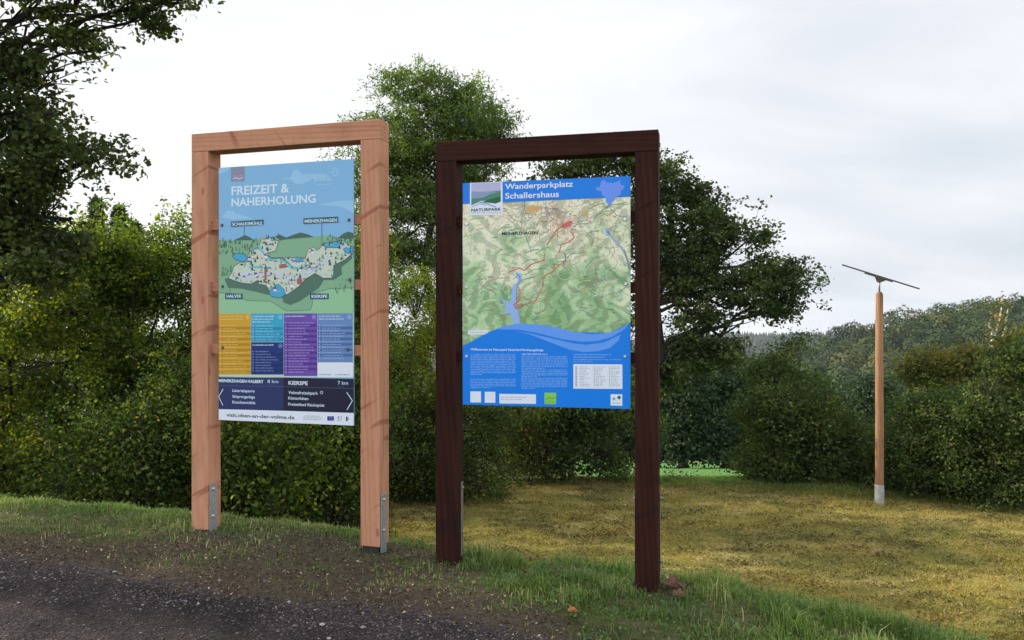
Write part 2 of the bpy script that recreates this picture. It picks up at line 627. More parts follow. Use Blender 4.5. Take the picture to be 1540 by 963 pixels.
def copy_tree(o, loc, rz, scale, label, group=None):
    c = o.copy(); COL.objects.link(c)
    c.location = loc; c.rotation_euler = (0, 0, rz); c.scale = scale
    c['label'] = label
    if group: c['group'] = group
    for ch in list(o.children):
        d = ch.copy(); COL.objects.link(d); d.parent = c
    return c


def make_vegetation():
    bark_d = bark_mat('dark_bark', (.018, .014, .011, 1), (.06, .05, .04, 1))
    bark_g = bark_mat('grey_bark', (.05, .045, .038, 1), (.15, .135, .115, 1))
    bark_w = bark_mat('birch_bark', (.12, .11, .1, 1), (.75, .74, .7, 1))
    L_oak = leaf_mat('oak_leaf', [(0, (.034, .055, .016)), (.5, (.062, .09, .024)), (.82, (.10, .125, .03)), (1, (.17, .13, .04))], .33)
    L_hedge = leaf_mat('hedge_leaf', [(0, (.042, .078, .016)), (.4, (.09, .145, .026)), (.75, (.17, .225, .038)), (.92, (.31, .32, .05)), (1, (.36, .23, .04))], .52)
    L_yel = leaf_mat('yellow_leaf', [(0, (.05, .085, .016)), (.4, (.12, .17, .026)), (.75, (.24, .27, .04)), (1, (.36, .28, .04))], .5)
    L_ash = leaf_mat('ash_leaf', [(0, (.06, .10, .03)), (.5, (.11, .17, .045)), (.85, (.18, .25, .065)), (1, (.25, .3, .08))], .45)
    L_oak2 = leaf_mat('oak_leaf_field', [(0, (.03, .05, .018)), (.5, (.06, .09, .03)), (.85, (.11, .15, .045)), (1, (.19, .2, .055))], .35)
    L_dark = leaf_mat('dark_bush_leaf', [(0, (.028, .055, .014)), (.5, (.062, .105, .024)), (.8, (.12, .17, .035)), (.93, (.24, .22, .04)), (1, (.32, .19, .035))], .48)  # deeper green leaves of the dark hedge bushes
    L_dark2 = leaf_mat('bush_leaf', [(0, (.026, .048, .015)), (.5, (.062, .098, .027)), (.85, (.125, .165, .04)), (1, (.26, .22, .055))], .42)
    L_aut = leaf_mat('autumn_leaf', [(0, (.05, .075, .02)), (.5, (.11, .12, .03)), (.8, (.2, .16, .04)), (1, (.3, .16, .035))], .4)
    L_spr = leaf_mat('spruce_needle', [(0, (.02, .035, .018)), (1, (.05, .075, .035))], .1)
    L_far = leaf_mat('far_leaf', [(0, (.022, .045, .022)), (1, (.045, .075, .03))], .2)
    R = lambda i: np.random.default_rng(100 + i)

    tree('oak_tree', 'dark oak reaching in from the left edge over the verge, the nearest tree', 'tree', 9.2, -190,
         [(-60, 60, 120, 120), (40, 40, 75, 65), (120, 22, 60, 40, .3), (185, 25, 42, 28, .5), (232, 12, 30, 16, .6), (268, 4, 22, 12, .6), (160, 75, 30, 26, .3), (95, 105, 45, 38), (30, 135, 60, 50),
          (80, 170, 42, 42, -.2), (100, 232, 45, 32), (135, 240, 22, 20), (50, 235, 55, 45), (-30, 230, 90, 90), (62, 285, 48, 30), (10, 310, 60, 50, .2), (85, 345, 52, 42), (85, 350, 45, 40), (40, 390, 80, 55), (40, 330, 60, 50), (60, 400, 60, 40), (110, 385, 26, 35), (105, 330, 30, 36), (20, 220, 50, 60), (10, 90, 60, 60),
          (-60, 360, 120, 110), (-170, 200, 120, 160), (-130, -80, 200, 120), (60, -70, 140, 70), (220, -70, 90, 40), (-420, 150, 160, 200, -2), (-560, 120, 160, 220, -2.6)],  # last two clumps: unseen crown added out of frame to shade the boards
         2500, 24, .082, L_oak, bark_d, R(1), 'oak', trunk_r=.28, spread=.15, limb_n=5, base_xy=(-8.6, 9.6), twig_r=.005, sub=6, subr=.16)

    # left hedgerow
    g = 'bushes and saplings of the hedgerow on the left'
    tree('hedge_sapling', 'yellow green sapling of the hedgerow under the dark oak at the left edge', 'tree', 11, 40,
         [(30, 520, 95, 120), (110, 420, 60, 80), (80, 620, 85, 90), (-60, 560, 100, 160), (120, 500, 60, 110), (-20, 700, 100, 50)], 1040, 31, 0.0546, L_yel, bark_d, R(2), 'broad', g, stems=4, trunk_r=.1, limb_n=3, sub=7, subr=.22, spread=.21, skirt=True, shoots=70)
    tree('hedge_sapling', 'mixed green and yellow hedgerow sapling with a pointed top below the spruces', 'tree', 11.5, 160,
         [(160, 415, 60, 70), (150, 362, 26, 28), (205, 415, 45, 50), (180, 500, 75, 100), (165, 620, 80, 100), (200, 700, 70, 50), (110, 390, 32, 40)], 1170, 31, 0.0507, L_hedge, bark_d, R(3), 'broad', g, stems=4, trunk_r=.1, limb_n=3, sub=7, subr=.22, spread=.21, skirt=True, shoots=70)
    tree('hedge_sapling', 'tall hedgerow sapling with loose top shoots just left of the pale timber frame', 'tree', 12, 260,
         [(255, 415, 55, 65), (268, 335, 12, 20), (248, 362, 16, 24), (285, 365, 18, 35), (262, 500, 65, 110), (250, 640, 75, 100), (300, 450, 50, 100), (320, 560, 60, 120)], 1170, 31, 0.0484, L_hedge, bark_d, R(4), 'broad', g, stems=4, trunk_r=.1, limb_n=3, sub=7, subr=.22, spread=.21, skirt=True, shoots=70)
    tree('hedge_bush', 'dark bush filling the space behind the pale timber board', 'bush', 11, 400,
         [(350, 480, 60, 120), (420, 470, 60, 130), (490, 450, 45, 130), (380, 640, 80, 95), (470, 640, 75, 100), (430, 560, 90, 100)], 1105, 28, 0.0546, L_dark, bark_d, R(5), 'broad', g, stems=4, trunk_r=.1, limb_n=3, sub=7, subr=.22, spread=.21, skirt=True, shoots=70)
    tree('hedge_bush', 'low orange tinged bush under the pale timber board', 'bush', 9.6, 370,
         [(380, 690, 60, 45), (350, 660, 50, 60), (450, 690, 60, 48), (420, 655, 40, 40)], 420, 24, .055, L_aut if False else L_hedge, bark_d, R(6), 'broad', g, stems=5, trunk_r=.06, limb_n=3, sub=9, subr=.2, skirt=True, shoots=70)
    tree('hedge_bush', 'dark low bush at the foot of the hedgerow left of the pale timber frame', 'bush', 9.6, 225,
         [(200, 670, 60, 60), (260, 665, 55, 75), (150, 690, 50, 45), (290, 600, 40, 70)], 624, 28, 0.0452, L_dark, bark_d, R(7), 'broad', g, stems=5, trunk_r=.06, limb_n=3, sub=9, subr=.2, skirt=True, shoots=70)
    tree('hedge_bush', 'dark bush in line with the right post of the pale board', 'bush', 10.5, 508,
         [(525, 560, 34, 100), (515, 670, 42, 70), (545, 640, 30, 80), (540, 470, 34, 60)], 728, 28, 0.0484, L_dark, bark_d, R(8), 'broad', g, stems=4, trunk_r=.07, limb_n=3, sub=7, subr=.2, spread=.2, skirt=True, shoots=70)
    tree('hedge_bush', 'tall yellow green bush between the two boards', 'bush', 15.6, 625,
         [(625, 480, 42, 55), (645, 560, 50, 80), (600, 560, 42, 90), (625, 640, 60, 70), (680, 560, 50, 100)], 1105, 31, 0.0468, L_yel, bark_d, R(9), 'broad', g, stems=4, trunk_r=.08, limb_n=3, sub=7, subr=.2, spread=.2, skirt=True, shoots=70)
    tree('hedge_bush', 'dark rounded bush seen right of the left post of the brown board', 'bush', 15.2, 690,
         [(690, 650, 52, 60), (640, 690, 50, 42), (715, 675, 42, 45), (600, 690, 50, 42), (738, 650, 26, 42), (620, 640, 50, 60)], 975, 31, 0.0468, L_dark2, bark_d, R(10), 'broad', g, stems=5, trunk_r=.07, limb_n=3, sub=7, subr=.22, spread=.2, skirt=True, shoots=70)
    tree('hedge_tree', 'taller hedgerow tree glimpsed between the light blue map and the right pale post', 'tree', 15, 500,
         [(470, 420, 60, 70), (515, 400, 40, 60), (440, 500, 80, 90), (520, 520, 55, 100), (560, 560, 45, 80), (500, 640, 80, 80)], 1300, 26, .06, L_hedge, bark_d, R(31), 'broad', g, stems=3, trunk_r=.1, limb_n=3, sub=8, subr=.26, spread=.22, skirt=True, shoots=30)
    tree('hedge_sapling', 'sunlit yellow sapling at the very left edge behind the dark oak', 'tree', 13, -20,
         [(-20, 480, 80, 110), (40, 560, 70, 100), (10, 660, 80, 80), (-90, 560, 100, 150)], 1100, 26, .06, L_yel, bark_d, R(32), 'broad', g, stems=3, trunk_r=.1, limb_n=3, sub=8, subr=.3, spread=.24, skirt=True, shoots=30)
    g2 = 'bushes along the far edge of the meadow'
    tree('meadow_bush', 'dark bushes with a few yellow leaves below the map of the brown board', 'bush', 17.0, 850,
         [(800, 640, 50, 70), (860, 640, 60, 70), (920, 640, 50, 70), (830, 560, 70, 80), (910, 540, 60, 80), (765, 640, 40, 70)], 1170, 28, 0.0663, L_dark2, bark_d, R(11), 'broad', g2, stems=5, trunk_r=.1, limb_n=3, sub=7, subr=.28, spread=.24, skirt=True, shoots=70)
    tree('meadow_bush', 'small autumn coloured shrub at the left corner of the meadow', 'bush', 16.5, 780,
         [(785, 680, 22, 30), (770, 650, 18, 28), (800, 650, 20, 28)], 120, 20, .07, L_aut, bark_d, R(12), 'broad', g2, stems=3, trunk_r=.04, limb_n=2)

    # the ash in the middle
    tree('ash_tree', 'light green ash tree rising between the two boards', 'tree', 20, 655,
         [(592, 130, 22, 16), (590, 160, 34, 30), (640, 135, 34, 22), (640, 175, 52, 35), (690, 150, 36, 24), (700, 195, 50, 38), (740, 185, 20, 22), (745, 210, 14, 18), (610, 215, 52, 40), (665, 240, 66, 42),
          (720, 245, 38, 34), (590, 265, 45, 30), (545, 180, 14, 6), (525, 172, 16, 7), (545, 240, 30, 14), (510, 240, 28, 12), (560, 290, 40, 30), (620, 300, 48, 40), (680, 310, 60, 48), (735, 325, 32, 40), (600, 360, 40, 35),
          (650, 385, 48, 40), (700, 385, 48, 40), (575, 400, 30, 35), (640, 440, 50, 30), (540, 350, 30, 50)],
         2900, 24, .10, L_ash, bark_d, R(13), 'narrow', trunk_r=.19, spread=.2, limb_n=4, sub=9, subr=.26, fork=.4, up=.5, twig_r=.007)
    # the spreading oak
    tree('oak_tree', 'spreading oak behind the brown board with a long limb to the right', 'tree', 20, 965,
         [(840, 262, 26, 14), (880, 250, 36, 18), (925, 245, 42, 24), (975, 260, 36, 28), (1005, 258, 16, 12), (1010, 300, 40, 38), (1045, 330, 36, 40), (1065, 296, 18, 16), (1085, 330, 26, 26), (1035, 385, 46, 36),
          (1085, 375, 36, 30), (1110, 350, 14, 14), (1060, 425, 52, 28), (1115, 405, 38, 36), (1150, 365, 18, 16), (1158, 385, 28, 24), (1180, 415, 28, 26), (1150, 435, 46, 28), (1195, 452, 22, 16), (1110, 455, 36, 16), (1160, 470, 32, 12),
          (1060, 475, 40, 14), (985, 400, 40, 60), (920, 340, 60, 60), (1030, 525, 44, 24), (1075, 530, 42, 20), (1105, 545, 26, 12), (1000, 560, 50, 30), (900, 450, 50, 50)],
         2300, 25, .09, L_oak2, bark_d, R(14), 'broad', trunk_r=.3, spread=.2, limb_n=4, sub=8, subr=.26, fork=.3, twig_r=.007)
    # right hand side bushes
    tree('meadow_bush', 'big dark rounded bush on the meadow edge left of the wooden post', 'bush', 17.3, 1190,
         [(1190, 612, 56, 42), (1155, 618, 38, 34), (1222, 610, 38, 28), (1195, 660, 66, 55), (1246, 668, 46, 42), (1160, 680, 36, 42), (1285, 680, 22, 34), (1205, 572, 22, 12), (1240, 700, 60, 32)], 1560, 31, 0.0624, L_dark2, bark_d, R(15), 'broad', g2, stems=5, trunk_r=.12, limb_n=3, sub=7, subr=.26, spread=.24, skirt=True, shoots=70)
    tree('meadow_bush', 'slim sparse bush with loose top shoots left of the big rounded bush', 'bush', 18.5, 1165,
         [(1170, 545, 22, 24), (1188, 518, 16, 12), (1205, 512, 8, 10), (1150, 560, 30, 24), (1180, 580, 40, 30)], 299, 21, 0.0624, L_dark2, bark_d, R(16), 'broad', g2, stems=3, trunk_r=.05, limb_n=4)
    tree('meadow_bush', 'dark bush beside the wooden post, darkest at its foot', 'bush', 15.9, 1390,
         [(1388, 645, 40, 30), (1372, 692, 54, 50), (1440, 670, 65, 60), (1345, 690, 26, 34), (1428, 622, 36, 26), (1400, 730, 70, 30), (1362, 610, 18, 18)], 1430, 31, 0.0585, L_dark2, bark_d, R(17), 'broad', g2, stems=5, trunk_r=.12, limb_n=3, sub=7, subr=.26, spread=.24, skirt=True, shoots=70)
    tree('meadow_bush', 'largest dark green bush at the right edge of the meadow', 'bush', 14.9, 1520,
         [(1500, 625, 60, 50), (1560, 600, 70, 70), (1500, 690, 80, 70), (1580, 690, 80, 90), (1525, 575, 34, 28), (1565, 545, 34, 34), (1465, 630, 34, 40), (1490, 590, 20, 18)], 1560, 31, 0.0562, L_dark2, bark_d, R(18), 'broad', g2, stems=5, trunk_r=.12, limb_n=3, sub=7, subr=.26, spread=.24, skirt=True, shoots=70)
    tree('autumn_bush', 'orange and yellow leaved bush rising behind the dark bush by the wooden post', 'bush', 19, 1400,
         [(1390, 545, 26, 20), (1415, 560, 34, 30), (1440, 545, 28, 22), (1370, 560, 22, 22), (1480, 555, 40, 30), (1455, 525, 12, 12)], 330, 20, .08, L_aut, bark_d, R(19), 'broad', 'autumn coloured bushes on the right', stems=4, trunk_r=.06, limb_n=4)
    tree('autumn_bush', 'reddish topped bush beside the leaning white birch', 'bush', 18.5, 1515,
         [(1515, 530, 26, 24), (1540, 545, 30, 30), (1500, 560, 36, 30), (1530, 505, 16, 12)], 260, 20, .08, L_aut, bark_d, R(20), 'broad', 'autumn coloured bushes on the right', stems=4, trunk_r=.06, limb_n=4)
    # leaning birch
    Y = 21
    b = at(1448, 600, Y); bx, by = b[0], b[1]; bz = h1(bx, by)
    root = empty('birch_tree', (bx, by, bz), 0, 'slender leaning birch with white trunk and a few yellow leaves on the right', 'tree')
    O = np.array([bx, by, bz]); rg = R(21)
    pts = [O * 0 + [0, 0, -.1], at(1452, 590, Y) - O, at(1468, 560, Y) - O, at(1483, 530, Y + .2) - O, at(1495, 508, Y + .3) - O, at(1503, 480, Y + .4) - O, at(1508, 455, Y + .4) - O]
    paths = [(np.array(pts), np.array([.085, .075, .065, .055, .045, .025, .012]))]
    for a, c in (((1468, 560), (1450, 540)), ((1483, 530), (1512, 500)), ((1512, 500), (1516, 465)), ((1495, 508), (1488, 485)), ((1468, 560), (1455, 572)), ((1455, 572), (1462, 590))):
        paths.append(wpath(at(*a, Y + .2) - O, at(*c, Y + .2) - O, .035, .012, rg, 5, .05))
    link(bpy.data.objects.new('trunk', tubes_mesh('trunk', paths, bark_w)), root)
    bl = [(at(1499, 478, Y) - O, np.array([.16, .3, .4])), (at(1510, 455, Y) - O, np.array([.2, .2, .2])), (at(1488, 500, Y) - O, np.array([.12, .2, .15])), (at(1452, 535, Y) - O, np.array([.2, .2, .2]))]
    S, _ = in_blobs(bl, 46, rg)
    C = (S[:, None] + rg.normal(size=(46, 12, 3)) * .07).reshape(-1, 3)
    link(bpy.data.objects.new('crown', leaf_mesh('crown', C, .07, L_aut, rg, 'broad')), root)

    # trees beyond the pasture
    g3 = 'trees beyond the green pasture'
    t0 = tree('field_tree', 'dark tree beyond the green pasture, right beside the brown post', 'tree', 38, 1030,
              [(1030, 600, 45, 50), (1010, 650, 40, 50), (1060, 650, 40, 50), (1040, 560, 35, 30)], 700, 22, .17, L_far, bark_d, R(22), 'broad', g3, trunk_r=.25, spread=.5, limb_n=3, twig_r=.012)
    for (px, Yd, sc, lb) in ((1095, 39, 1.0, 'dark tree beyond the green pasture, behind its right end'), (1150, 44, 1.15, 'dark tree far beyond the pasture, hidden at the foot by the rounded bush'),
                             (965, 40, 1.1, 'dark tree beyond the pasture, mostly behind the brown post'), (1310, 46, 1.0, 'dark tree in the valley straight behind the wooden post'), (1215, 50, 1.1, 'dark tree in the valley behind the big rounded bush')):
        x = (px - 770) / F * Yd
        copy_tree(t0, (x, Yd, h1(x, Yd)), px * .7, (sc, sc, sc), lb)
    # spruces
    def spruce(px, py, Y, label):
        p = at(px, py, Y); bz = h1(p[0], Y); hh = p[2] - bz
        root = empty('spruce_tree', (p[0], Y, bz), 0, label, 'tree', 'spruces behind the left hedgerow')
        rg = R(int(px)); 
        link(bpy.data.objects.new('trunk', tubes_mesh('trunk', [(np.array([[0, 0, -.2], [0, 0, hh * .5], [0, 0, hh]]), np.array([.2, .1, .015]))], bark_d)), root)
        C = []
        for i in range(46):
            f = 1 - (i / 46) ** 1.2
            z = hh * f * .995; rr = (1 - f) * hh * .2 + .12
            for q in range(9):
                a = rg.random() * 6.28
                L = rr * rg.uniform(.7, 1.15); n = 26
                tt = rg.random(n) ** .8
                C.append(np.stack([np.cos(a) * L * tt, np.sin(a) * L * tt, z - .35 * L * tt + rg.normal(size=n) * .05], -1) + rg.normal(size=(n, 3)) * .05)
        C = np.concatenate(C)
        link(bpy.data.objects.new('crown', leaf_mesh('crown', C, .2, L_spr, rg, 'narrow')), root)
    spruce(180, 312, 30, 'tallest pointed spruce showing above the left hedgerow')
    spruce(205, 336, 32, 'shorter spruce to the right of the tallest one above the hedgerow')
    spruce(146, 304, 28, 'spruce tip half hidden by the dark oak leaves')


def make_far_wood():
    rg = np.random.default_rng(55)
    L = []
    mats = [leaf_mat('wood_leaf_green', [(0, (.018, .04, .010)), (1, (.055, .088, .02))], .12),
            leaf_mat('wood_leaf_olive', [(0, (.045, .06, .016)), (1, (.11, .115, .03))], .15),
            leaf_mat('wood_leaf_dark', [(0, (.011, .026, .011)), (1, (.026, .045, .018))], .1)]
    # broadleaved wood on the near hill
    C = []; M = []; RN = []; OUT = []
    Yg = rg.uniform(150, 345, 2600); k = rg.uniform(.27, .72, 2600)
    # keep spacing
    pts = np.stack([k * Yg, Yg], -1); keep = []
    cell = {}
    for i, p in enumerate(pts):
        key = (int(p[0] / 7.5), int(p[1] / 7.5))
        if key in cell: continue
        cell[key] = 1; keep.append(i)
    pts = pts[keep]
    z = H(pts[:, 0], pts[:, 1])
    for (x, y), zz in zip(pts, z):
        r = rg.uniform(3.2, 6.2); n = 620
        d = unit(rg.normal(size=(n, 3)) + [0, -.3, .5])
        lump = 1 + .16 * np.sin(d[:, 0:1] * 5 + x) * np.cos(d[:, 2:3] * 6 + y) + .05 * rg.normal(size=(n, 1))
        c = np.array([x, y, zz + r * 1.1]) + d * lump * np.array([r, r, r * 1.25])
        C.append(c); OUT.append(d); m = rg.choice(3, p=[.5, .22, .28]); M.append(np.full(n, m))
        RN.append(np.clip(rg.random() * .5 + rg.random(n) * .5, 0, 1))
    C = np.concatenate(C); N = len(C)
    me = leaf_mesh('far_wood', C, .9, mats, rg, 'broad', rnd=np.concatenate(RN), out=np.concatenate(OUT))
    me.polygons.foreach_set('material_index', np.concatenate(M).astype(np.int32))
    # a dark ground under the crowns comes from the terrain itself
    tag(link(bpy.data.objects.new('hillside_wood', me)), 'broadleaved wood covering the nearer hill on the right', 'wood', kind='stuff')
    # conifer wood on the two farther ridges
    for nm, (y0, y1, kx0, kx1, n, hh), lab in (('ridge_wood', (760, 960, .22, .75, 1500, 17), 'grey green conifer wood on the middle ridge'), ('distant_wood', (1600, 1900, .2, .75, 2200, 20), 'pale blue conifer wood on the farthest ridge')):
        Yg = rg.uniform(y0, y1, n); x = rg.uniform(kx0, kx1, n) * Yg
        zz = H(x, Yg); hs = hh * rg.uniform(.6, 1.15, n) * (1 + .1 * vnoise(x, Yg, 60, 1))
        V = []; Fc = []
        off = 0
        for i in range(n):
            for lv in range(3):
                h0 = hs[i] * (.05 + .27 * lv); h9 = hs[i] * (.5 + .25 * lv); r = hs[i] * (.25 - .065 * lv)
                a = np.linspace(0, 2 * PI, 7, endpoint=False) + rg.random()
                rr = r * rg.uniform(.75, 1.2, 7)
                ring = np.stack([x[i] + np.cos(a) * rr, Yg[i] + np.sin(a) * rr, np.full(7, zz[i] + h0)], -1)
                V.append(ring); V.append([[x[i], Yg[i], zz[i] + h9]])
                for q in range(7):
                    Fc.append((off + q, off + (q + 1) % 7, off + 7))
                off += 8
        V = np.concatenate(V); Fc = np.array(Fc)
        me = np_mesh(nm, V, Fc, 3, mats[2], {'rnd': np.repeat(rg.random(n), 21)})
        tag(link(bpy.data.objects.new(nm, me)), lab, 'wood', kind='stuff')


# ------------------------------------------------------------ grass
def blades(name, xy, hgt, width, mat, rng, rnd=None, lean=.5):
    N = len(xy)
    z = H(xy[:, 0], xy[:, 1])
    p = np.stack([xy[:, 0], xy[:, 1], z - .004], -1)
    a = rng.uniform(0, 2 * PI, N)
    dr = np.stack([np.cos(a), np.sin(a), np.zeros(N)], -1)
    sd = np.stack([-np.sin(a), np.cos(a), np.zeros(N)], -1)
    ln = (rng.random(N) * lean)[:, None] * hgt[:, None]
    up = np.array([0, 0, 1.])
    w = width[:, None] * .5
    h = hgt[:, None]
    p1 = p + up * h * .55 + dr * ln * .35
    p2 = p + up * h * (1 - .35 * (ln / h)) + dr * ln * 1.15
    vs = np.stack([p - sd * w, p + sd * w, p1 + sd * w * .85, p1 - sd * w * .85, p2 + sd * w * .12, p2 - sd * w * .12], 1).reshape(-1, 3)
    b = (np.arange(N) * 6)[:, None]
    f = np.stack([b + np.array([0, 1, 2, 3]), b + np.array([3, 2, 4, 5])], 1).reshape(-1, 4)
    r = rng.random(N) if rnd is None else rnd
    return np_mesh(name, vs, f, 4, mat, {'rnd': np.repeat(r, 2)})


def make_grass():
    rg = np.random.default_rng(33)
    G = leaf_mat('grass_blade', [(0, (.05, .095, .024)), (.45, (.11, .18, .045)), (.8, (.2, .27, .085)), (.92, (.34, .32, .15)), (1, (.46, .4, .25))], .3)
    GM = leaf_mat('mown_blade', [(0, (.09, .135, .03)), (.35, (.215, .22, .055)), (.7, (.38, .305, .10)), (1, (.58, .48, .21))], .3)
    # verge, lush part between and right of the brown posts; thinner on the left
    n = 900000
    x = rg.uniform(-6.5, 4.2, n); y = rg.uniform(2.4, 8.5, n)
    cr = crest(x); ed = redge(x)
    lush = np.clip((x + .75) / .5, 0, 1) * np.clip((y - ed - .15) / .45, 0, 1)
    left = np.clip((y - 5.0 + .10 * (x + 1)) / .5, 0, 1) * .95
    lft2 = .6 * np.clip((-2.2 - x) / .5, 0, 1) * np.clip((y - ed - .2) / .3, 0, 1)
    dens = np.maximum(np.maximum(lush, left), lft2)
    dm = dirt_mask(x, y)
    dens *= 1 - .93 * np.clip(dm * 1.25, 0, 1)
    dens = np.maximum(dens, .2 * np.clip((y - ed + .05) / .2, 0, 1))
    dens *= np.clip(.72 + .75 * vnoise(x, y, .3, 2), .12, 1) * np.clip(.8 + .5 * vnoise(x, y, .11, 0), .3, 1)
    dens *= np.clip((y - ed + .12) / .15, 0, 1)
    dens *= np.clip((cr + 2.6 - y) / 1.2, 0.0, 1)
    keep = rg.random(n) < dens
    x, y, dens, lush = x[keep], y[keep], dens[keep], lush[keep]
    tuft = np.clip(.5 + .8 * vnoise(x, y, .17, 1), .15, 1.3)
    hg = (.012 + .046 * lush * tuft + .024 * tuft) * (1 - .55 * np.exp(-(((x - .78) / .16) ** 2 + ((y - 4.42) / .22) ** 2))) * np.clip(rg.gamma(5, .2, len(x)), .3, 1.9)
    r = np.clip(rg.random(len(x)) * .72 + .34 * (vnoise(x, y, .28, 3) * .5 + .5) + .08 * (x < -1), 0, 1)
    me = blades('verge_grass', np.stack([x, y], -1), hg, rg.uniform(.003, .007, len(x)), G, rg, r, lean=.9)
    tag(link(bpy.data.objects.new('verge_grass', me)), 'grass and weeds on the verge around the board posts', 'grass', kind='stuff')
    # broad weeds (clover, plantain) in the lush part
    n = 15000
    x = rg.uniform(-4.5, 3.2, n); y = rg.uniform(3.3, 6.6, n)
    k = (y > redge(x) + .12) & (y < crest(x) + .3) & (vnoise(x, y, .3, 1) > -.15) & ((x > -.8) | (rg.random(n) < .25)) & (dirt_mask(x, y) < .6)
    x, y = x[k], y[k]
    c = np.stack([x, y, H(x, y) + rg.uniform(.01, .06, len(x))], -1)
    W = leaf_mat('weed_leaf', [(0, (.04, .10, .03)), (.7, (.085, .17, .05)), (1, (.16, .23, .08))], .3)
    me = leaf_mesh('verge_weeds', c, .021, W, rg, 'broad', up=1.2)
    tag(link(bpy.data.objects.new('verge_weeds', me)), 'small broad leaved weeds among the verge grass', 'weeds', kind='stuff')
    # meadow
    n = 480000
    y = rg.uniform(6.5, 18.5, n); x = rg.uniform(-.2, .72, n) * y
    k = (x > -2.2 - (y - 8) * .08) & (y > crest(x) + 1.6) & (y < medge(x) + .3)
    x, y = x[k], y[k]
    edge = np.clip((y - (medge(x) - .7)) / .8, 0, 1) * np.clip((x - 2.5) / 1.0, 0, 1)
    hg = (.02 + .03 * np.clip(.5 + .7 * vnoise(x, y, .8, 2), 0, 1) + .07 * edge) * rg.uniform(.5, 1.4, len(x))
    pat = vnoise(x, y * 2.2, 1.9, 3) * .25 + vnoise(x * .45, y * 2.2, .45, 1) * .25 + .5
    r = np.clip(rg.random(len(x)) * .6 + .42 * pat - .35 * edge, 0, 1)
    me = blades('meadow_grass', np.stack([x, y], -1), hg, rg.uniform(.004, .010, len(x)), GM, rg, r, lean=1.6)
    tag(link(bpy.data.objects.new('meadow_grass', me)), 'short yellowing mown grass of the meadow', 'grass', kind='stuff')
    # cut grass lying in loose wads
    nw = 2600
    wy = rg.uniform(7, 17, nw); wx = rg.uniform(-.25, .70, nw) * wy
    k = (wy > crest(wx) + 2) & (wy < medge(wx) - .1); wx, wy = wx[k], wy[k]
    per = 26
    cx_ = (wx[:, None] + rg.normal(size=(len(wx), per)) * .13).ravel(); cy_ = (wy[:, None] + rg.normal(size=(len(wx), per)) * .06).ravel()
    c = np.stack([cx_, cy_, H(cx_, cy_) + rg.uniform(.01, .035, len(cx_))], -1)
    CM = leaf_mat('clippings_blade', [(0, (.05, .042, .018)), (.45, (.13, .095, .035)), (.8, (.34, .26, .11)), (1, (.5, .42, .2))], .2)
    wr = np.clip(rg.random(len(wx))[:, None] * .7 + rg.random((len(wx), per)) * .3, 0, 1).ravel()
    me = leaf_mesh('grass_clippings', c, .055, CM, rg, 'narrow', up=2.0, droop=0, rnd=wr)
    tag(link(bpy.data.objects.new('grass_clippings', me)), 'brown and straw coloured cut grass lying on the meadow', 'clippings', kind='stuff')
    # pasture fringe
    n = 60000
    y = rg.uniform(16.2, 22, n); x = rg.uniform(.12, .62, n) * y
    k = y > medge(x) - .3
    x, y = x[k], y[k]
    me = blades('pasture_grass', np.stack([x, y], -1), rg.uniform(.03, .10, len(x)), rg.uniform(.008, .014, len(x)), leaf_mat('pasture_blade', [(0, (.13, .22, .055)), (1, (.26, .38, .11))], .4), rg)
    tag(link(bpy.data.objects.new('pasture_grass', me)), 'longer bright green grass behind the meadow edge', 'grass', kind='stuff')
    # weeds poking up at the meadow edge
    n = 26; cs = []
    for i in range(n):
        px = rg.uniform(1000, 1330); Yw = float(medge((px - 770) / F * 16)) + rg.uniform(-.1, .5)
        x0 = (px - 770) / F * Yw; hh = rg.uniform(.12, .5)
        m = 26; tt = rg.random(m)
        cs.append(np.stack([x0 + rg.normal(size=m) * .09, Yw + rg.normal(size=m) * .08, h1(x0, Yw) + tt * hh], -1))
    me = leaf_mesh('edge_weeds', np.concatenate(cs), .06, leaf_mat('edge_weed_leaf', [(0, (.04, .07, .025)), (.7, (.08, .12, .04)), (1, (.2, .13, .06))], .3), rg, 'diamond')
    tag(link(bpy.data.objects.new('edge_weeds', me)), 'straggly weeds along the far edge of the meadow', 'weeds', kind='stuff')


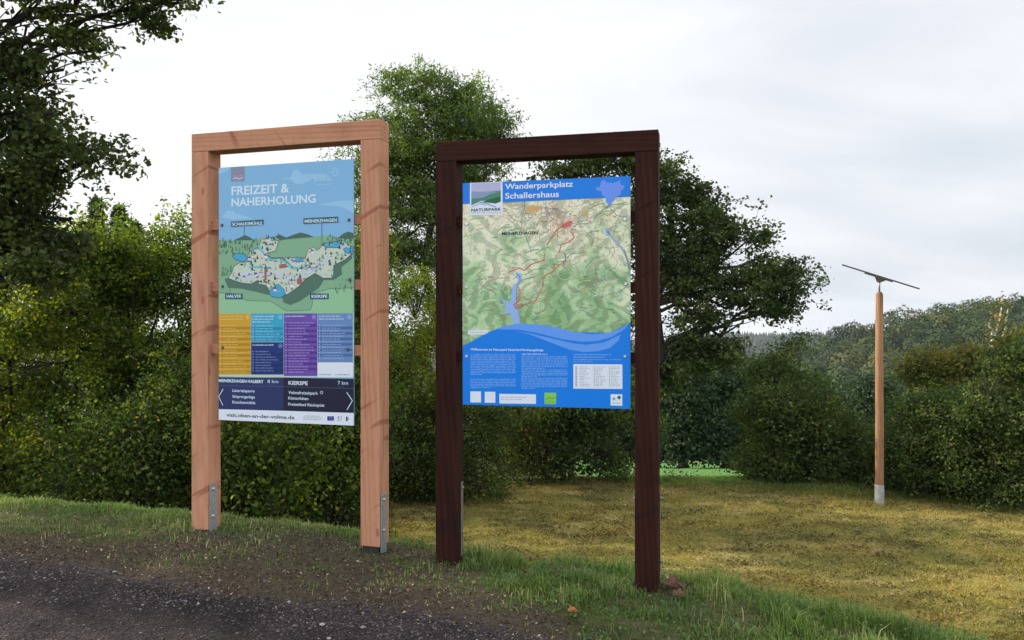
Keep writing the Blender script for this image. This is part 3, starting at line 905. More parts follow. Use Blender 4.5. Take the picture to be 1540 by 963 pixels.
def make_litter():
    rg = np.random.default_rng(44)
    # grit and pebbles
    base = np.array([(1, 0, 0), (-1, 0, 0), (0, 1, 0), (0, -1, 0), (0, 0, 1), (0, 0, -1)], float)
    fc = np.array([(0, 2, 4), (2, 1, 4), (1, 3, 4), (3, 0, 4), (2, 0, 5), (1, 2, 5), (3, 1, 5), (0, 3, 5)])
    n = 60000
    x = rg.uniform(-4.2, 1.3, n); y = rg.uniform(2.9, 5.3, n)
    d = redge(x) - y
    dens = .8 * np.exp(-((d - .30) / .17) ** 2) + .13 * (d > 0) + .035 * dirt_mask(x, y)
    k = rg.random(n) < dens
    x, y = x[k], y[k]; n = len(x)
    s = rg.gamma(2.0, .0015, n) + .0016
    V = base[None] * s[:, None, None] * rg.uniform(.6, 1.25, (n, 6, 1)) * np.array([1, 1, .6])
    a = rg.uniform(0, PI, n); ca, sa = np.cos(a)[:, None], np.sin(a)[:, None]
    V = np.stack([V[..., 0] * ca - V[..., 1] * sa, V[..., 0] * sa + V[..., 1] * ca, V[..., 2]], -1)
    V += np.stack([x, y, H(x, y) + s * .25], -1)[:, None]
    t = NT('pebble')
    att = t.n('ShaderNodeAttribute', attribute_name='rnd')
    t.bsdf(t.ramp(att.outputs['Fac'], [(0, (.035, .03, .028)), (.55, (.09, .075, .07)), (.95, (.15, .125, .12)), (.995, (.33, .3, .28))]), .85, .3)
    me = np_mesh('gravel', V.reshape(-1, 3), (fc[None] + np.arange(n)[:, None, None] * 6).reshape(-1, 3), 3, t.m, {'rnd': np.repeat(rg.random(n), 8)})
    tag(link(bpy.data.objects.new('gravel', me)), 'loose reddish grey grit and pebbles along the road edge', 'gravel', kind='stuff')
    # crumbs of dead leaf and straw
    n = 42000
    x = rg.uniform(-4.5, 3.0, n); y = rg.uniform(3.3, 6.3, n)
    k = rg.random(n) < (.15 + .85 * dirt_mask(x, y)) * (y > redge(x) - .25)
    x, y = x[k], y[k]
    c = np.stack([x, y, H(x, y) + .006], -1)
    D = leaf_mat('dead_leaf', [(0, (.03, .02, .012)), (.5, (.09, .058, .034)), (.88, (.2, .14, .085)), (1, (.5, .42, .3))], .15)
    me = leaf_mesh('leaf_litter', c, .02, D, rg, 'diamond', up=2.2, droop=0)
    tag(link(bpy.data.objects.new('leaf_litter', me)), 'crumbs of dead leaves and straw on the bare earth', 'leaf litter', kind='stuff')
    # stones lying on the road
    st = NT('pale_stone')
    st.bsdf(st.ramp(st.noise(obj_coord(st), 60, 3), [(.3, (.22, .2, .19)), (.7, (.42, .39, .37))]), .8, .3)
    spots = [((1030, 955), .0, ''), ((833, 906), .0, ''), ((484, 934), .014, 'pale stone on the asphalt below the right post of the pale board'), ((495, 955), .01, 'small white stone at the bottom edge of the road'),
             ((152, 961), .016, 'white pebble at the bottom edge left of the reddish worn patch'), ((172, 861), .012, 'tiny pale stone beside the verge at left')]
    for (px, py), s, lb in spots:
        if not s: continue
        Yr = 1776 / ((py - 481.5) - .0455 * (px - 770)); xx = (px - 770) / F * Yr
        bm = bmesh.new(); bmesh.ops.create_icosphere(bm, subdivisions=2, radius=1)
        for v in bm.verts:
            v.co *= 1 + .22 * math.sin(v.co.x * 5 + px) * math.cos(v.co.y * 4 + py) + random.uniform(-.06, .06)
            v.co.x *= s; v.co.y *= s * .8; v.co.z *= s * .5
        me = bpy.data.meshes.new('stone'); bm.to_mesh(me); bm.free(); me.materials.append(st.m)
        o = link(bpy.data.objects.new('stone', me)); o.location = (xx, Yr, h1(xx, Yr) + s * .25)
        tag(o, lb, 'stone', 'stones lying on the road')
    # fallen leaves: curled sheets with thickness
    def curled(name, px, py, L, mat, label, roll, rz, group, tilt=0):
        Yr = 1776 / ((py - 481.5) - .0455 * (px - 770)); xx = (px - 770) / F * Yr
        nu, nv = 9, 7
        vs = []
        for i in range(nu):
            u = i / (nu - 1)
            w = L * .42 * math.sin(PI * min(.98, max(.03, u))) ** .7 * (1 + .28 * math.sin(u * 19))
            for j in range(nv):
                v = j / (nv - 1) * 2 - 1
                vs.append(((u - .5) * L, v * w, abs(v) ** 1.6 * w * roll + .18 * L * (u - .5) ** 2 + random.uniform(-.004, .004)))
        bm = bmesh.new(); bv = [bm.verts.new(p) for p in vs]
        for i in range(nu - 1):
            for j in range(nv - 1):
                bm.faces.new((bv[i * nv + j], bv[(i + 1) * nv + j], bv[(i + 1) * nv + j + 1], bv[i * nv + j + 1]))
        me = bpy.data.meshes.new(name); bm.to_mesh(me); bm.free(); me.materials.append(mat)
        for p in me.polygons: p.use_smooth = True
        o = link(bpy.data.objects.new(name, me)); o.location = (xx, Yr, h1(xx, Yr) + .03 + L * .06); o.rotation_euler = (tilt, .15, rz)
        sm = o.modifiers.new('s', 'SOLIDIFY'); sm.thickness = .0012
        tag(o, label, 'leaf', group)
    def dl(name, a, b):
        t = NT(name); n = t.noise(obj_coord(t), 45, 4)
        t.bsdf(t.ramp(n, [(.35, a), (.65, b)]), .7, .3)
        return t.m
    br = dl('withered_leaf', (.05, .022, .012), (.15, .075, .04)); pa = dl('pale_leaf', (.2, .14, .09), (.36, .29, .2)); orr = dl('orange_leaf', (.2, .055, .02), (.38, .14, .05))
    gr = 'withered leaves beside the brown post'
    curled('fallen_leaf', 1012, 885, .11, br, 'big curled brown leaf leaning against the foot of the brown right post', .7, .3, gr, .5)
    curled('fallen_leaf', 1032, 889, .10, dl('darker_leaf', (.04, .02, .015), (.12, .06, .04)), 'darkest curled leaf, at the right of the little heap by the brown right post', .9, 1.2, gr, -.3)
    curled('fallen_leaf', 1020, 900, .08, br, 'brown leaf at the front of the little heap by the brown right post', .5, -.6, gr, .2)
    curled('fallen_leaf', 1008, 878, .07, pa, 'pale dry leaf on top of the heap by the brown right post', .5, .9, gr, .3)
    curled('fallen_leaf', 862, 926, .06, orr, 'orange leaf lying in the grass between the brown posts at the road edge', .5, .3, 'single fallen leaves', .2)
    curled('fallen_leaf', 790, 868, .06, br, 'brown leaf caught in the tall grass between the two brown posts', .6, 1.9, 'single fallen leaves', .5)


# ------------------------------------------------------------ boards
class Board:
    def __init__(s, name, label, O, U, ztop, s0, s1, z0, z1, base_z, matset, front_col):
        s.O = np.array(O, float); s.U = np.array(U, float)
        s.L = float(np.linalg.norm(s.U)); s.u = s.U / s.L
        s.n = np.array([-s.u[1], s.u[0]])   # into the board
        mid = s.O + s.U / 2 + s.n * .065
        s.gz = min(base_z)
        s.bz = base_z
        s.root = empty(name, (mid[0], mid[1], s.gz), math.atan2(s.u[1], s.u[0]), label, 'information board', 'information boards on the verge')
        s.ztop = ztop; s.s0, s.s1, s.z0, s.z1 = s0, s1, z0, z1
        s.layer = 0
        s.yf = .02 - .065

    def loc(s, sx, z):        # distance along the board, world height -> local x,z
        return sx - s.L / 2, z - s.gz

    def pt(s, px, py):
        Op = s.O + s.n * .02
        k = (px - 770) / F
        t = (k * Op[1] - Op[0]) / (s.u[0] - k * s.u[1])
        Y = Op[1] + t * s.u[1]
        z = CZ - (py - 481.5) / F * Y
        t = min(max(t, s.s0), s.s1); z = min(max(z, s.z0), s.z1)
        return s.loc(t, z)


class Print:
    """ink layers on a board's panel; polygons given in a zoomed crop's coordinates"""
    def __init__(s, B, panel):
        s.B = B; s.panel = panel; s.mb = MB(); s.f = 1; s.ox = 0; s.oy = 0; s.ly = 1

    def region(s, ox, oy, f): s.ox, s.oy, s.f = ox, oy, f; return s

    def lay(s, k): s.ly = k; return s

    def y(s): return s.B.yf - .00025 * s.ly

    def P(s, x, y):
        a, b = s.B.pt(s.ox + x / s.f, s.oy + y / s.f)
        return (a, s.y(), b)

    def poly(s, pts, m): s.mb.poly([s.P(*p) for p in pts], m)

    def rect(s, x0, y0, x1, y1, m, dy=0.0):
        s.poly([(x0, y0), (x1, y0 + dy), (x1, y1 + dy), (x0, y1)], m)

    def line(s, pts, w, m):
        P = [Vector(s.P(*p)) for p in pts]
        w = w / s.f * 5 / F / 2
        for i in range(len(P) - 1):
            d = (P[i + 1] - P[i]); n = Vector((-d.z, 0, d.x))
            if n.length < 1e-6: continue
            n = n.normalized() * w
            e = d.normalized() * w * .6
            s.mb.poly([P[i] - e + n, P[i + 1] + e + n, P[i + 1] + e - n, P[i] - e - n], m)

    def disc(s, x, y, r, m, k=14, ring=0):
        c = Vector(s.P(x, y)); r = r / s.f * 5 / F
        if ring:
            for i in range(k):
                a, b = 2 * PI * i / k, 2 * PI * (i + 1) / k
                q = lambda an, rr: (c.x + rr * math.cos(an), c.y, c.z + rr * math.sin(an))
                s.mb.poly([q(a, r), q(b, r), q(b, r * ring), q(a, r * ring)], m)
        else:
            s.mb.poly([(c.x + r * math.cos(2 * PI * i / k), c.y, c.z + r * math.sin(2 * PI * i / k)) for i in range(k)], m)

    def text(s, txt, x0, ytop, ybot, x1, m, bold=.0, y1=None):
        """fit txt between x0..x1; ytop/ybot are the cap top and baseline at the left end"""
        cu = bpy.data.curves.new('t', 'FONT'); cu.body = txt; cu.size = 1; cu.offset = bold; cu.resolution_u = 3
        o = bpy.data.objects.new('t', cu); COL.objects.link(o)
        bpy.context.view_layer.update()
        me = bpy.data.meshes.new_from_object(o.evaluated_get(bpy.context.evaluated_depsgraph_get()))
        co = np.empty(len(me.vertices) * 3, np.float32); me.vertices.foreach_get('co', co); co = co.reshape(-1, 3)
        w0, w1 = co[:, 0].min(), co[:, 0].max()
        A = s.P(x0, ytop); Bq = s.P(x0, ybot)
        xr = s.P(x1, ybot)[0]
        sx = (xr - A[0]) / (w1 - w0); sz = (A[2] - Bq[2]) / .70
        i = s.mb.mi(m)
        vs = [s.mb.bm.verts.new((Bq[0] + (c[0] - w0) * sx, s.y(), Bq[2] + c[1] * sz)) for c in co]
        for p in me.polygons:
            try:
                f = s.mb.bm.faces.new([vs[v] for v in p.vertices]); f.material_index = i
            except ValueError: pass
        bpy.data.objects.remove(o); bpy.data.curves.remove(cu); bpy.data.meshes.remove(me)

    def words(s, x0, x1, y, h, m, dy=0.0, full=1.0, seed=None):
        """one line of print too small to read: short strokes at word spacing"""
        rr = random.Random(seed if seed is not None else int(x0 * 7 + y * 13))
        x = x0; end = x0 + (x1 - x0) * full
        while x < end - 3:
            w = min(rr.uniform(10, 46), end - x)
            yy = y + dy * (x - x0) / (x1 - x0)
            a, b = x, x + w
            q = a
            while q < b - 1:       # letters
                lw = rr.uniform(3.4, 6)
                hh = h * rr.choice((.62, .62, .8, 1))
                s.rect(q, yy - hh, min(q + lw * .66, b), yy, m)
                q += lw
            x += w + rr.uniform(4, 8)

    def build(s, name, label=None):
        o = s.mb.build(name, s.panel)
        if label: o['label'] = label
        s.mb = MB()
        return o


def bracket(B, root_post, x, side, zlo, zhi, y0, steel, bolt, w=.075):
    mb = MB()
    e = .006 * side
    mb.box(min(x + .0015 * side, x + e), max(x + .0015 * side, x + e), y0, y0 + w, zlo, zhi, steel, .0015)
    o = mb.build('steel_bracket', root_post)
    for zz in (zhi - .035, zlo + (.10 if zhi - zlo < .33 else .14)):
        mb = MB()
        mb.cyl((x + e, y0 + w * .48, zz), (x + e + .005 * side, y0 + w * .48, zz), .011, .011, bolt, 14)
        mb.cyl((x + e + .005 * side, y0 + w * .48, zz), (x + e + .011 * side, y0 + w * .48, zz), .0085, .0075, bolt, 6)
        mb.build('bolt', root_post)


def make_frame(B, wood_z, wood_x, rail_m, steel, bolt, rails, foot_gap, brk, by=.01, bw=.075):
    pw, pd, bh = .13, .13, .12
    shoe = metal_mat('gap_shade_shoe', (.05, .045, .04), .8, .3)
    L = B.L; yo = -.065
    zt = B.ztop - B.gz
    posts = []
    for i, (xl, m) in enumerate(((-L / 2, wood_z[0]), (L / 2 - pw, wood_z[1]))):
        zb = B.bz[i] - B.gz + foot_gap[i]
        mb = MB(); mb.box(xl, xl + pw, yo, yo + pd, zb, zt - bh - .001, m, .003)
        p = mb.build('post', B.root); posts.append(p)
        # steel shoe under the post, coloured near black for the gap's shade
        mb = MB(); mb.box(xl + .012, xl + pw - .012, yo + .012, yo + pd - .012, zb - .22, zb - .001, shoe, .002)
        mb.build('post_shoe', p)
        zl, zh = brk[i]
        bracket(B, p, xl + pw, 1, zl - B.gz, zh - B.gz, yo + by, steel, bolt, bw)
        bracket(B, p, xl, -1, zl - B.gz, zh - B.gz, yo + .03, steel, bolt)
    mb = MB(); mb.box(-L / 2, L / 2, yo - .001, yo + pd + .001, zt - bh, zt, wood_x, .0035)
    mb.build('top_beam', B.root)
    for r in rails:
        mb = MB(); mb.box(-L / 2 + pw - .001, L / 2 - pw + .001, B.yf + .012, B.yf + .052, r - B.gz - .032, r - B.gz + .032, rail_m, .002)
        mb.build('cross_rail', B.root)


def panel(B, m_front, edge_m):
    x0, z0 = B.loc(B.s0, B.z0); x1, z1 = B.loc(B.s1, B.z1)
    mb = MB(); mb.box(x0, x1, B.yf, B.yf + .010, z0, z1, edge_m, .0008)
    p = mb.build('panel', B.root)
    return p


def screws(B, p, pts, bolt):
    for (px, py) in pts:
        a, c = B.pt(px, py)
        mb = MB()
        mb.cyl((a, B.yf - .0005, c), (a, B.yf - .007, c), .0105, .008, bolt, 12)
        mb.build('screw', p)


def make_boards():
    k = 1.2
    def pm(n, r, g, b, kk=k): return print_mat(n, rgb(r, g, b, kk))
    white = pm('white', 212, 218, 235); wtxt = pm('white_letters', 200, 218, 240)
    steel = metal_mat('galvanised_steel', (.5, .52, .55), .5, .75)
    bolt = metal_mat('bright_bolt', (.75, .76, .78), .3, .95)
    pale = [(.37, .15, .09, 1), (.53, .25, .155, 1), (.61, .325, .205, 1), (.58, .31, .15, 1)]
    kc = (.34, .12, .07, 1)
    wp1 = wood_mat('pale_post_timber', pale, 'z', 0.3, kcol=kc); wp2 = wood_mat('pale_post_timber_second', pale, 'z', 1.9, kcol=kc); wb = wood_mat('pale_beam_timber', pale, 'x', 3.1, kcol=kc)
    wr = wood_mat('pale_rail_timber', [(.36, .15, .09, 1), (.45, .2, .12, 1), (.5, .25, .15, 1), (.42, .2, .13, 1)], 'x', 4.4, kcol=kc)
    dk = [(.018, .006, .0045, 1), (.034, .0115, .008, 1), (.062, .023, .015, 1), (.05, .016, .010, 1)]
    kd = (.022, .01, .009, 1)
    dp1 = wood_mat('brown_post_timber', dk, 'z', 5.2, kcol=kd); dp2 = wood_mat('brown_post_timber_second', dk, 'z', 6.9, kcol=kd); db = wood_mat('brown_beam_timber', dk, 'x', 8.1, kcol=kd)
    dr = wood_mat('brown_rail_timber', dk, 'x', 9.4, kcol=kd)

    # ---------------- pale board
    B = Board('information_board', 'pale reddish timber frame holding a tall light blue leisure map board', (-2.125, 5.29), (1.314, -.402), CZ + 1.232,
              .198, 1.187, CZ - .657, CZ + 1.002, (CZ - 1.392, CZ - 1.405), None, None)
    make_frame(B, (wp1, wp2), wb, wr, steel, bolt, (CZ + .627, CZ + .22, CZ - .19), (.006, .012), ((CZ - 1.40, CZ - 1.085), (CZ - 1.44, CZ - 1.075)))
    blue = pm('sky_blue', 122, 172, 208)
    p = panel(B, None, blue)
    dark = pm('ink_dark', 45, 62, 70)
    R = Print(B, p)
    # printed picture
    R.region(320, 340, 6.877)
    gr = pm('green', 122, 166, 130); lg = pm('light_green', 138, 184, 142); dg = pm('deep_green', 62, 96, 84); sh = pm('plateau_side', 74, 108, 92)
    cream = pm('cream', 188, 198, 180); lake = pm('lake_blue', 66, 156, 196); teal = pm('river_teal', 104, 182, 188); lp = pm('pale_street', 190, 196, 214); red = pm('brick', 150, 92, 92)
    R.lay(1).poly([(30, 150), (220, 150), (420, 150), (520, 122), (640, 130), (850, 125), (1040, 110), (1200, 100), (1300, 120), (1480, 112), (1480, 905), (30, 905)], gr)
    R.lay(2).poly([(30, 690), (200, 700), (350, 770), (600, 780), (760, 880), (1010, 870), (1032, 800), (1030, 700), (1200, 650), (1480, 640), (1480, 905), (30, 905)], lg)
    R.lay(3)
    R.line([(30, 690), (200, 700), (350, 770), (600, 780), (760, 880), (1010, 870), (1032, 800), (1030, 700), (1200, 650), (1480, 640)], 5, dg)
    for pl in ([(210, 150), (270, 125), (335, 95), (380, 115), (425, 148)], [(640, 110), (690, 88), (760, 120), (850, 85), (910, 68), (980, 85), (1050, 115), (850, 130), (700, 148)], [(1290, 128), (1350, 80), (1400, 58), (1480, 75), (1480, 135)]):
        R.poly(pl, dg)
    R.lay(2.5).poly([(120, 550), (180, 530), (300, 590), (440, 560), (600, 600), (760, 700), (930, 560), (1060, 480), (1240, 540), (1250, 400), (1400, 290), (1440, 290), (1440, 340), (1330, 430), (1340, 500), (1250, 560),
                     (1150, 560), (1100, 640), (900, 780), (800, 820), (730, 790), (720, 740), (560, 710), (440, 680), (300, 650), (160, 640)], sh)
    land = [(160, 540), (200, 480), (220, 420), (280, 380), (370, 370), (360, 300), (400, 250), (480, 220), (500, 150), (600, 120), (680, 160), (650, 260), (560, 280), (600, 330), (820, 330), (960, 330), (980, 260), (1040, 240),
            (1100, 240), (1150, 180), (1340, 150), (1440, 220), (1440, 290), (1370, 350), (1250, 410), (1250, 500), (1230, 540), (1140, 540), (1060, 490), (960, 550), (900, 620), (770, 710), (600, 700), (560, 620), (490, 600), (470, 560), (400, 600), (300, 590), (230, 570)]
    R.lay(4).poly(land, cream)
    R.lay(5).line(land + land[:1], 6, dark)
    for l in ([(200, 310), (240, 285), (330, 290), (360, 340), (320, 370), (230, 345)], [(1130, 200), (1200, 170), (1330, 155), (1340, 190), (1300, 225), (1180, 225)], [(1350, 240), (1400, 210), (1452, 215), (1452, 290), (1370, 280)],
              [(810, 350), (880, 320), (950, 345), (930, 370), (830, 370)], [(580, 690), (620, 640), (680, 600), (740, 660), (755, 710), (700, 745), (610, 730)]):
        R.lay(6).poly(l, lake); R.lay(7).line(l + l[:1], 5, dark)
    R.lay(6).line([(480, 220), (540, 290), (600, 350), (700, 350), (760, 370), (820, 430), (900, 445), (970, 410), (1020, 450), (1090, 420), (1120, 370)], 30, teal)
    R.line([(380, 430), (520, 420), (600, 440)], 26, teal)
    R.lay(7).line([(280, 500), (380, 500), (540, 480), (640, 490), (760, 530), (800, 560), (780, 660)], 26, lp)
    R.line([(800, 540), (960, 500), (1040, 450), (1140, 400), (1180, 300)], 26, lp); R.line([(300, 540), (420, 520)], 30, lp); R.line([(520, 230), (560, 300)], 20, lp)
    R.lay(7.5).line([(540, 290), (610, 335), (720, 335), (800, 395)], 6, dark); R.line([(940, 330), (1000, 380), (1020, 450)], 6, dark)
    rr = random.Random(5)
    def inside(x, y, pg):
        c = False; j = len(pg) - 1
        for i in range(len(pg)):
            if (pg[i][1] > y) != (pg[j][1] > y) and x < (pg[j][0] - pg[i][0]) * (y - pg[i][1]) / (pg[j][1] - pg[i][1]) + pg[i][0]: c = not c
            j = i
        return c
    orng = pm('orange_roof', 190, 140, 90)
    q = 0
    while q < 230:
        x, y = rr.uniform(160, 1440), rr.uniform(120, 700)
        if not inside(x, y, land): continue
        q += 1; s = rr.uniform(13, 27); R.lay(8 + (q % 3) * .5)
        kk = rr.random()
        if kk < .36: R.poly([(x - s * .55, y), (x + s * .55, y), (x, y - s * 2)], rr.choice((dg, gr, dark)))
        elif kk < .62:
            R.rect(x - s * .7, y - s, x + s * .7, y, rr.choice((white, lp, cream))); R.poly([(x - s * .9, y - s), (x + s * .9, y - s), (x, y - s * 1.8)], rr.choice((red, dark, dark, orng)))
        elif kk < .85: R.disc(x, y, s * .6, rr.choice((gr, dg, sh, gr)), 8)
        else: R.rect(x - s, y - s * .3, x + s, y, rr.choice((dark, lp, teal, lp)))
    for i in range(120):
        side = rr.random()
        if side < .45: x, y = rr.uniform(60, 470), rr.uniform(150, 300)
        elif side < .6: x, y = rr.uniform(90, 190), rr.uniform(400, 520)
        elif side < .8: x, y = rr.uniform(1180, 1440), rr.uniform(110, 190)
        elif side < .9: x, y = rr.uniform(530, 700), rr.uniform(100, 160)
        else: x, y = rr.uniform(1250, 1440), rr.uniform(560, 710)
        s = rr.uniform(9, 16); R.lay(8.5).poly([(x - s * .5, y), (x + s * .5, y), (x, y - s * 3)], rr.choice((dg, sh, sh)))
    R.lay(9.6).poly([(535, 440), (560, 440), (560, 560), (535, 560)], red); R.poly([(870, 560), (900, 520), (930, 560), (915, 605), (875, 600)], red); R.poly([(690, 400), (760, 390), (760, 430), (690, 440)], red)
    R.build('picture_map', 'drawn bird\'s-eye map with lakes, streets and little houses')
    # title block, clouds, name tags
    R.region(320, 235, 7)
    cl = pm('cloud', 142, 186, 216); tg = pm('tag_teal', 38, 84, 100)
    R.lay(1)
    for pg in ([(700, 240), (820, 225), (850, 150), (900, 145), (940, 190), (1180, 190), (1240, 215), (1050, 240), (950, 290), (870, 295), (820, 245)], [(1110, 515), (1330, 470), (1500, 468), (1500, 600), (1350, 530)], [(90, 645), (150, 570), (220, 580), (250, 610), (330, 630), (430, 662), (200, 668)], [(60, 130), (190, 120), (150, 160), (60, 190)]):
        R.poly(pg, cl); R.build('printed_cloud')
    R.lay(2)
    pale_ink = pm('faint_ink', 160, 198, 226)
    R.disc(1285, 165, 42, pale_ink, 18, .86); R.words(1065, 1245, 265, 46, pale_ink, -8, seed=3); R.words(1080, 1240, 310, 15, pale_ink, -8, seed=4); R.line([(1262, 175), (1285, 150), (1310, 172)], 6, pale_ink); R.build('faint_logo')
    mauve = pm('mauve', 126, 132, 156); pink = pm('pink', 190, 130, 150)
    R.rect(192, 118, 336, 270, mauve, -6)
    R.lay(3); R.line([(215, 215), (240, 205), (265, 220), (290, 200), (318, 208)], 9, pink); R.line([(215, 240), (245, 228), (270, 240), (318, 225)], 7, white); R.line([(215, 258), (318, 250)], 4, pink)
    R.build('square_emblem')
    R.text('FREIZEIT &', 197, 322, 412, 805, wtxt, .022); R.text('NAHERHOLUNG', 197, 448, 530, 1085, wtxt, .022)
    R.build('title_lettering', 'white title lettering in two lines')
    def name_tag(reg, pg, ln, txt, box):
        R.region(*reg)
        R.lay(9.8).line(ln, 5, tg); R.lay(10).poly(pg, tg); R.lay(11).text(txt, box[0], box[1], box[2], box[3], wtxt, .02)
        R.build('place_name_tag', 'dark teal tag reading ' + txt)
    ra, rb_ = (320, 235, 7), (320, 340, 6.877)
    name_tag(ra, [(195, 690), (537, 668), (537, 722), (195, 745)], [(333, 740), (333, 850)], 'SCHALKSMÜHLE', (207, 702, 734, 524))
    name_tag(ra, [(957, 655), (1320, 637), (1322, 697), (957, 715)], [(1150, 705), (1150, 940)], 'MEINERZHAGEN', (970, 670, 703, 1308))
    name_tag(rb_, [(130, 697), (310, 700), (310, 757), (130, 755)], [(178, 640), (178, 697)], 'HALVER', (146, 712, 742, 298))
    name_tag(rb_, [(1008, 698), (1200, 700), (1200, 757), (1008, 757)], [(1100, 690), (1100, 700)], 'KIERSPE', (1024, 714, 744, 1186))
    # coloured lists
    R.region(320, 465, 7)
    Y1, Y2 = pm('mustard', 196, 152, 40), pm('mustard_dark', 168, 124, 20)
    T1, T2 = pm('turquoise', 48, 156, 188), pm('turquoise_dark', 34, 128, 164)
    P1, P2 = pm('violet', 102, 72, 160), pm('violet_dark', 78, 48, 128)
    S1, S2 = pm('slate_blue', 98, 130, 178), pm('slate_dark', 66, 98, 150)
    N1, N2 = pm('navy', 22, 48, 112), pm('navy_dark', 18, 38, 92)
    ptx = {id(Y1): pm('ink_on_mustard', 222, 190, 110), id(T1): pm('ink_on_turq', 140, 205, 225), id(P1): pm('ink_on_violet', 176, 155, 215), id(S1): pm('ink_on_slate', 160, 185, 218), id(N1): pm('ink_on_navy', 130, 150, 200)}
    R.lay(1).rect(30, 40, 1500, 720, pm('pale_green_rule', 178, 198, 180))
    for x0, x1, ya, yb, c1, c2, hs in ((62, 400, 48, 690, Y1, Y2, 2), (404, 746, 48, 345, T1, T2, 3), (404, 746, 349, 690, N1, N2, 1), (750, 1100, 46, 705, P1, P2, 1), (1104, 1474, 46, 560, S1, S2, 2)):
        R.lay(2).rect(x0, ya, x1, yb, c1)
        tx = ptx[id(c1)]
        for h in range(hs): R.lay(4).words(x0 + 14, x1 - 80, ya + 36 + h * 29, 15, wtxt if c1 is not Y1 else tx, 0, rr.uniform(.7, 1), seed=x0 + h)
        R.disc(x1 - 34, ya + 38, 24, tx, 16, .8); R.rect(x1 - 42, ya + 30, x1 - 26, ya + 46, tx)
        yy = ya + 50 + hs * 26 + (22 if c1 in (Y1, P1, N1, S1) else 0); i = 0
        while yy < yb - 22:
            if i % 2: R.lay(3).rect(x0, yy - 14, x1, yy + 14, c2)
            R.lay(4).rect(x0 + 16, yy - 6, x0 + 26, yy + 7, tx)
            R.words(x0 + 48, x1 - 20, yy + 6, 11, tx, 0, rr.uniform(.45, 1), seed=int(x0 + yy))
            yy += 28.8; i += 1
    R.lay(2).rect(1106, 564, 1476, 718, white)
    R.lay(4); R.words(1120, 1245, 692, 10, dark, 3, seed=71); R.words(1290, 1445, 694, 10, dark, 3, seed=72)
    R.build('list_print', 'mustard, turquoise, navy, violet and slate coloured lists')
    # direction strip
    R.region(320, 560, 7)
    A, Bc = pm('strip_navy', 38, 50, 94), pm('strip_dark', 26, 28, 50)
    R.lay(1).poly([(20, 44), (745, 56), (745, 405), (20, 388)], A); R.poly([(745, 56), (1500, 70), (1500, 430), (745, 405)], Bc); R.poly([(20, 385), (1500, 430), (1500, 570), (20, 520)], white)
    R.lay(2); hair = pm('hairline', 84, 92, 128)
    R.line([(40, 138), (745, 152)], 4, hair); R.line([(745, 152), (1480, 172)], 4, hair)
    R.text('MEINERZHAGEN-VALBERT', 62, 72, 102, 533, wtxt, .03); R.text('8 km', 577, 78, 112, 690, wtxt); R.text('KIERSPE', 797, 92, 130, 1000, wtxt, .025); R.text('7 km', 1316, 92, 130, 1424, wtxt)
    R.words(580, 648, 134, 7, hair, 1, seed=5); R.words(1316, 1380, 156, 7, hair, 1, seed=6)
    R.text('Listertalsperre', 207, 176, 206, 440, wtxt, .012); R.text('Skisprunganlage', 207, 238, 268, 443, wtxt, .012); R.text('Knochenmühle', 207, 298, 328, 447, wtxt, .012)
    R.text('Volmefreizeitpark', 797, 196, 228, 1108, wtxt, .012); R.disc(1146, 213, 17, wtxt, 14, .7); R.text('Kletterfelsen', 795, 256, 286, 1006, wtxt, .012); R.text('Freizeitbad Räukepütt', 795, 320, 350, 1176, wtxt, .012)
    R.line([(108, 178), (58, 258), (106, 348)], 8, wtxt); R.line([(1412, 214), (1470, 300), (1414, 394)], 8, wtxt)
    R.text('visit.oben-an-der-volme.de', 143, 430, 466, 860, dark, .022)
    R.words(952, 1125, 464, 8, hair, 2, seed=8); R.words(952, 1160, 482, 8, hair, 2, seed=9); R.words(952, 1150, 500, 8, hair, 2, seed=10)
    R.rect(1206, 464, 1276, 510, pm('flag_blue', 36, 44, 140)); R.lay(3)
    for i in range(12): R.disc(1241 + 15 * math.cos(i * PI / 6), 487 + 15 * math.sin(i * PI / 6), 2.6, pm('star_yellow', 220, 200, 60), 5)
    R.lay(2); R.rect(1316, 466, 1328, 490, hair); R.line([(1335, 468), (1356, 468), (1356, 490), (1338, 492)], 4, hair); R.words(1316, 1356, 510, 12, hair, 0, seed=11)
    R.rect(1402, 468, 1420, 515, dark); R.rect(1424, 474, 1434, 500, pm('leaf_green', 120, 170, 150))
    R.build('direction_strip', 'dark strip with arrows and distances above the white web address line')
    screws(B, p, [(334, 339), (525, 331), (335, 431), (526, 421), (335, 523), (523, 526)], metal_mat('dark_screw', (.12, .12, .13), .5, .6))

    # ---------------- brown board
    B = Board('information_board', 'dark brown stained timber frame holding a blue hiking map board', (-.459, 4.79), (1.279, -.319), CZ + 1.069,
              .165, 1.161, CZ - .505, CZ + .817, (CZ - 1.455, CZ - 1.52), None, None)
    steel2 = metal_mat('dull_steel', (.26, .23, .2), .6, .6); bolt2 = metal_mat('dull_bolt', (.4, .37, .34), .45, .8)
    make_frame(B, (dp1, dp2), db, dr, steel2, bolt2, (CZ + .59, CZ + .185, CZ - .216), (-.01, -.01), ((CZ - 1.43, CZ - .985), (CZ - 1.52, CZ - .985)), .082, .04)
    bl = pm('signal_blue', 4, 118, 214, 1.2)
    p = panel(B, None, bl)
    # map sheet
    t = NT('print_map')
    v = obj_coord(t)
    n1 = t.noise(t.mapping(v, (1, 1, 1.25), (3, 0, 1), (0, .5, 0)), 9, 3, .5, .9)
    n2 = t.noise(t.mapping(v, (1, 1, 1.25), (3.03, 0, .98), (0, .5, 0)), 9, 3, .5, .9)
    rel = t.math('ADD', t.math('MULTIPLY', t.math('SUBTRACT', n1, n2), 9.0), .5)
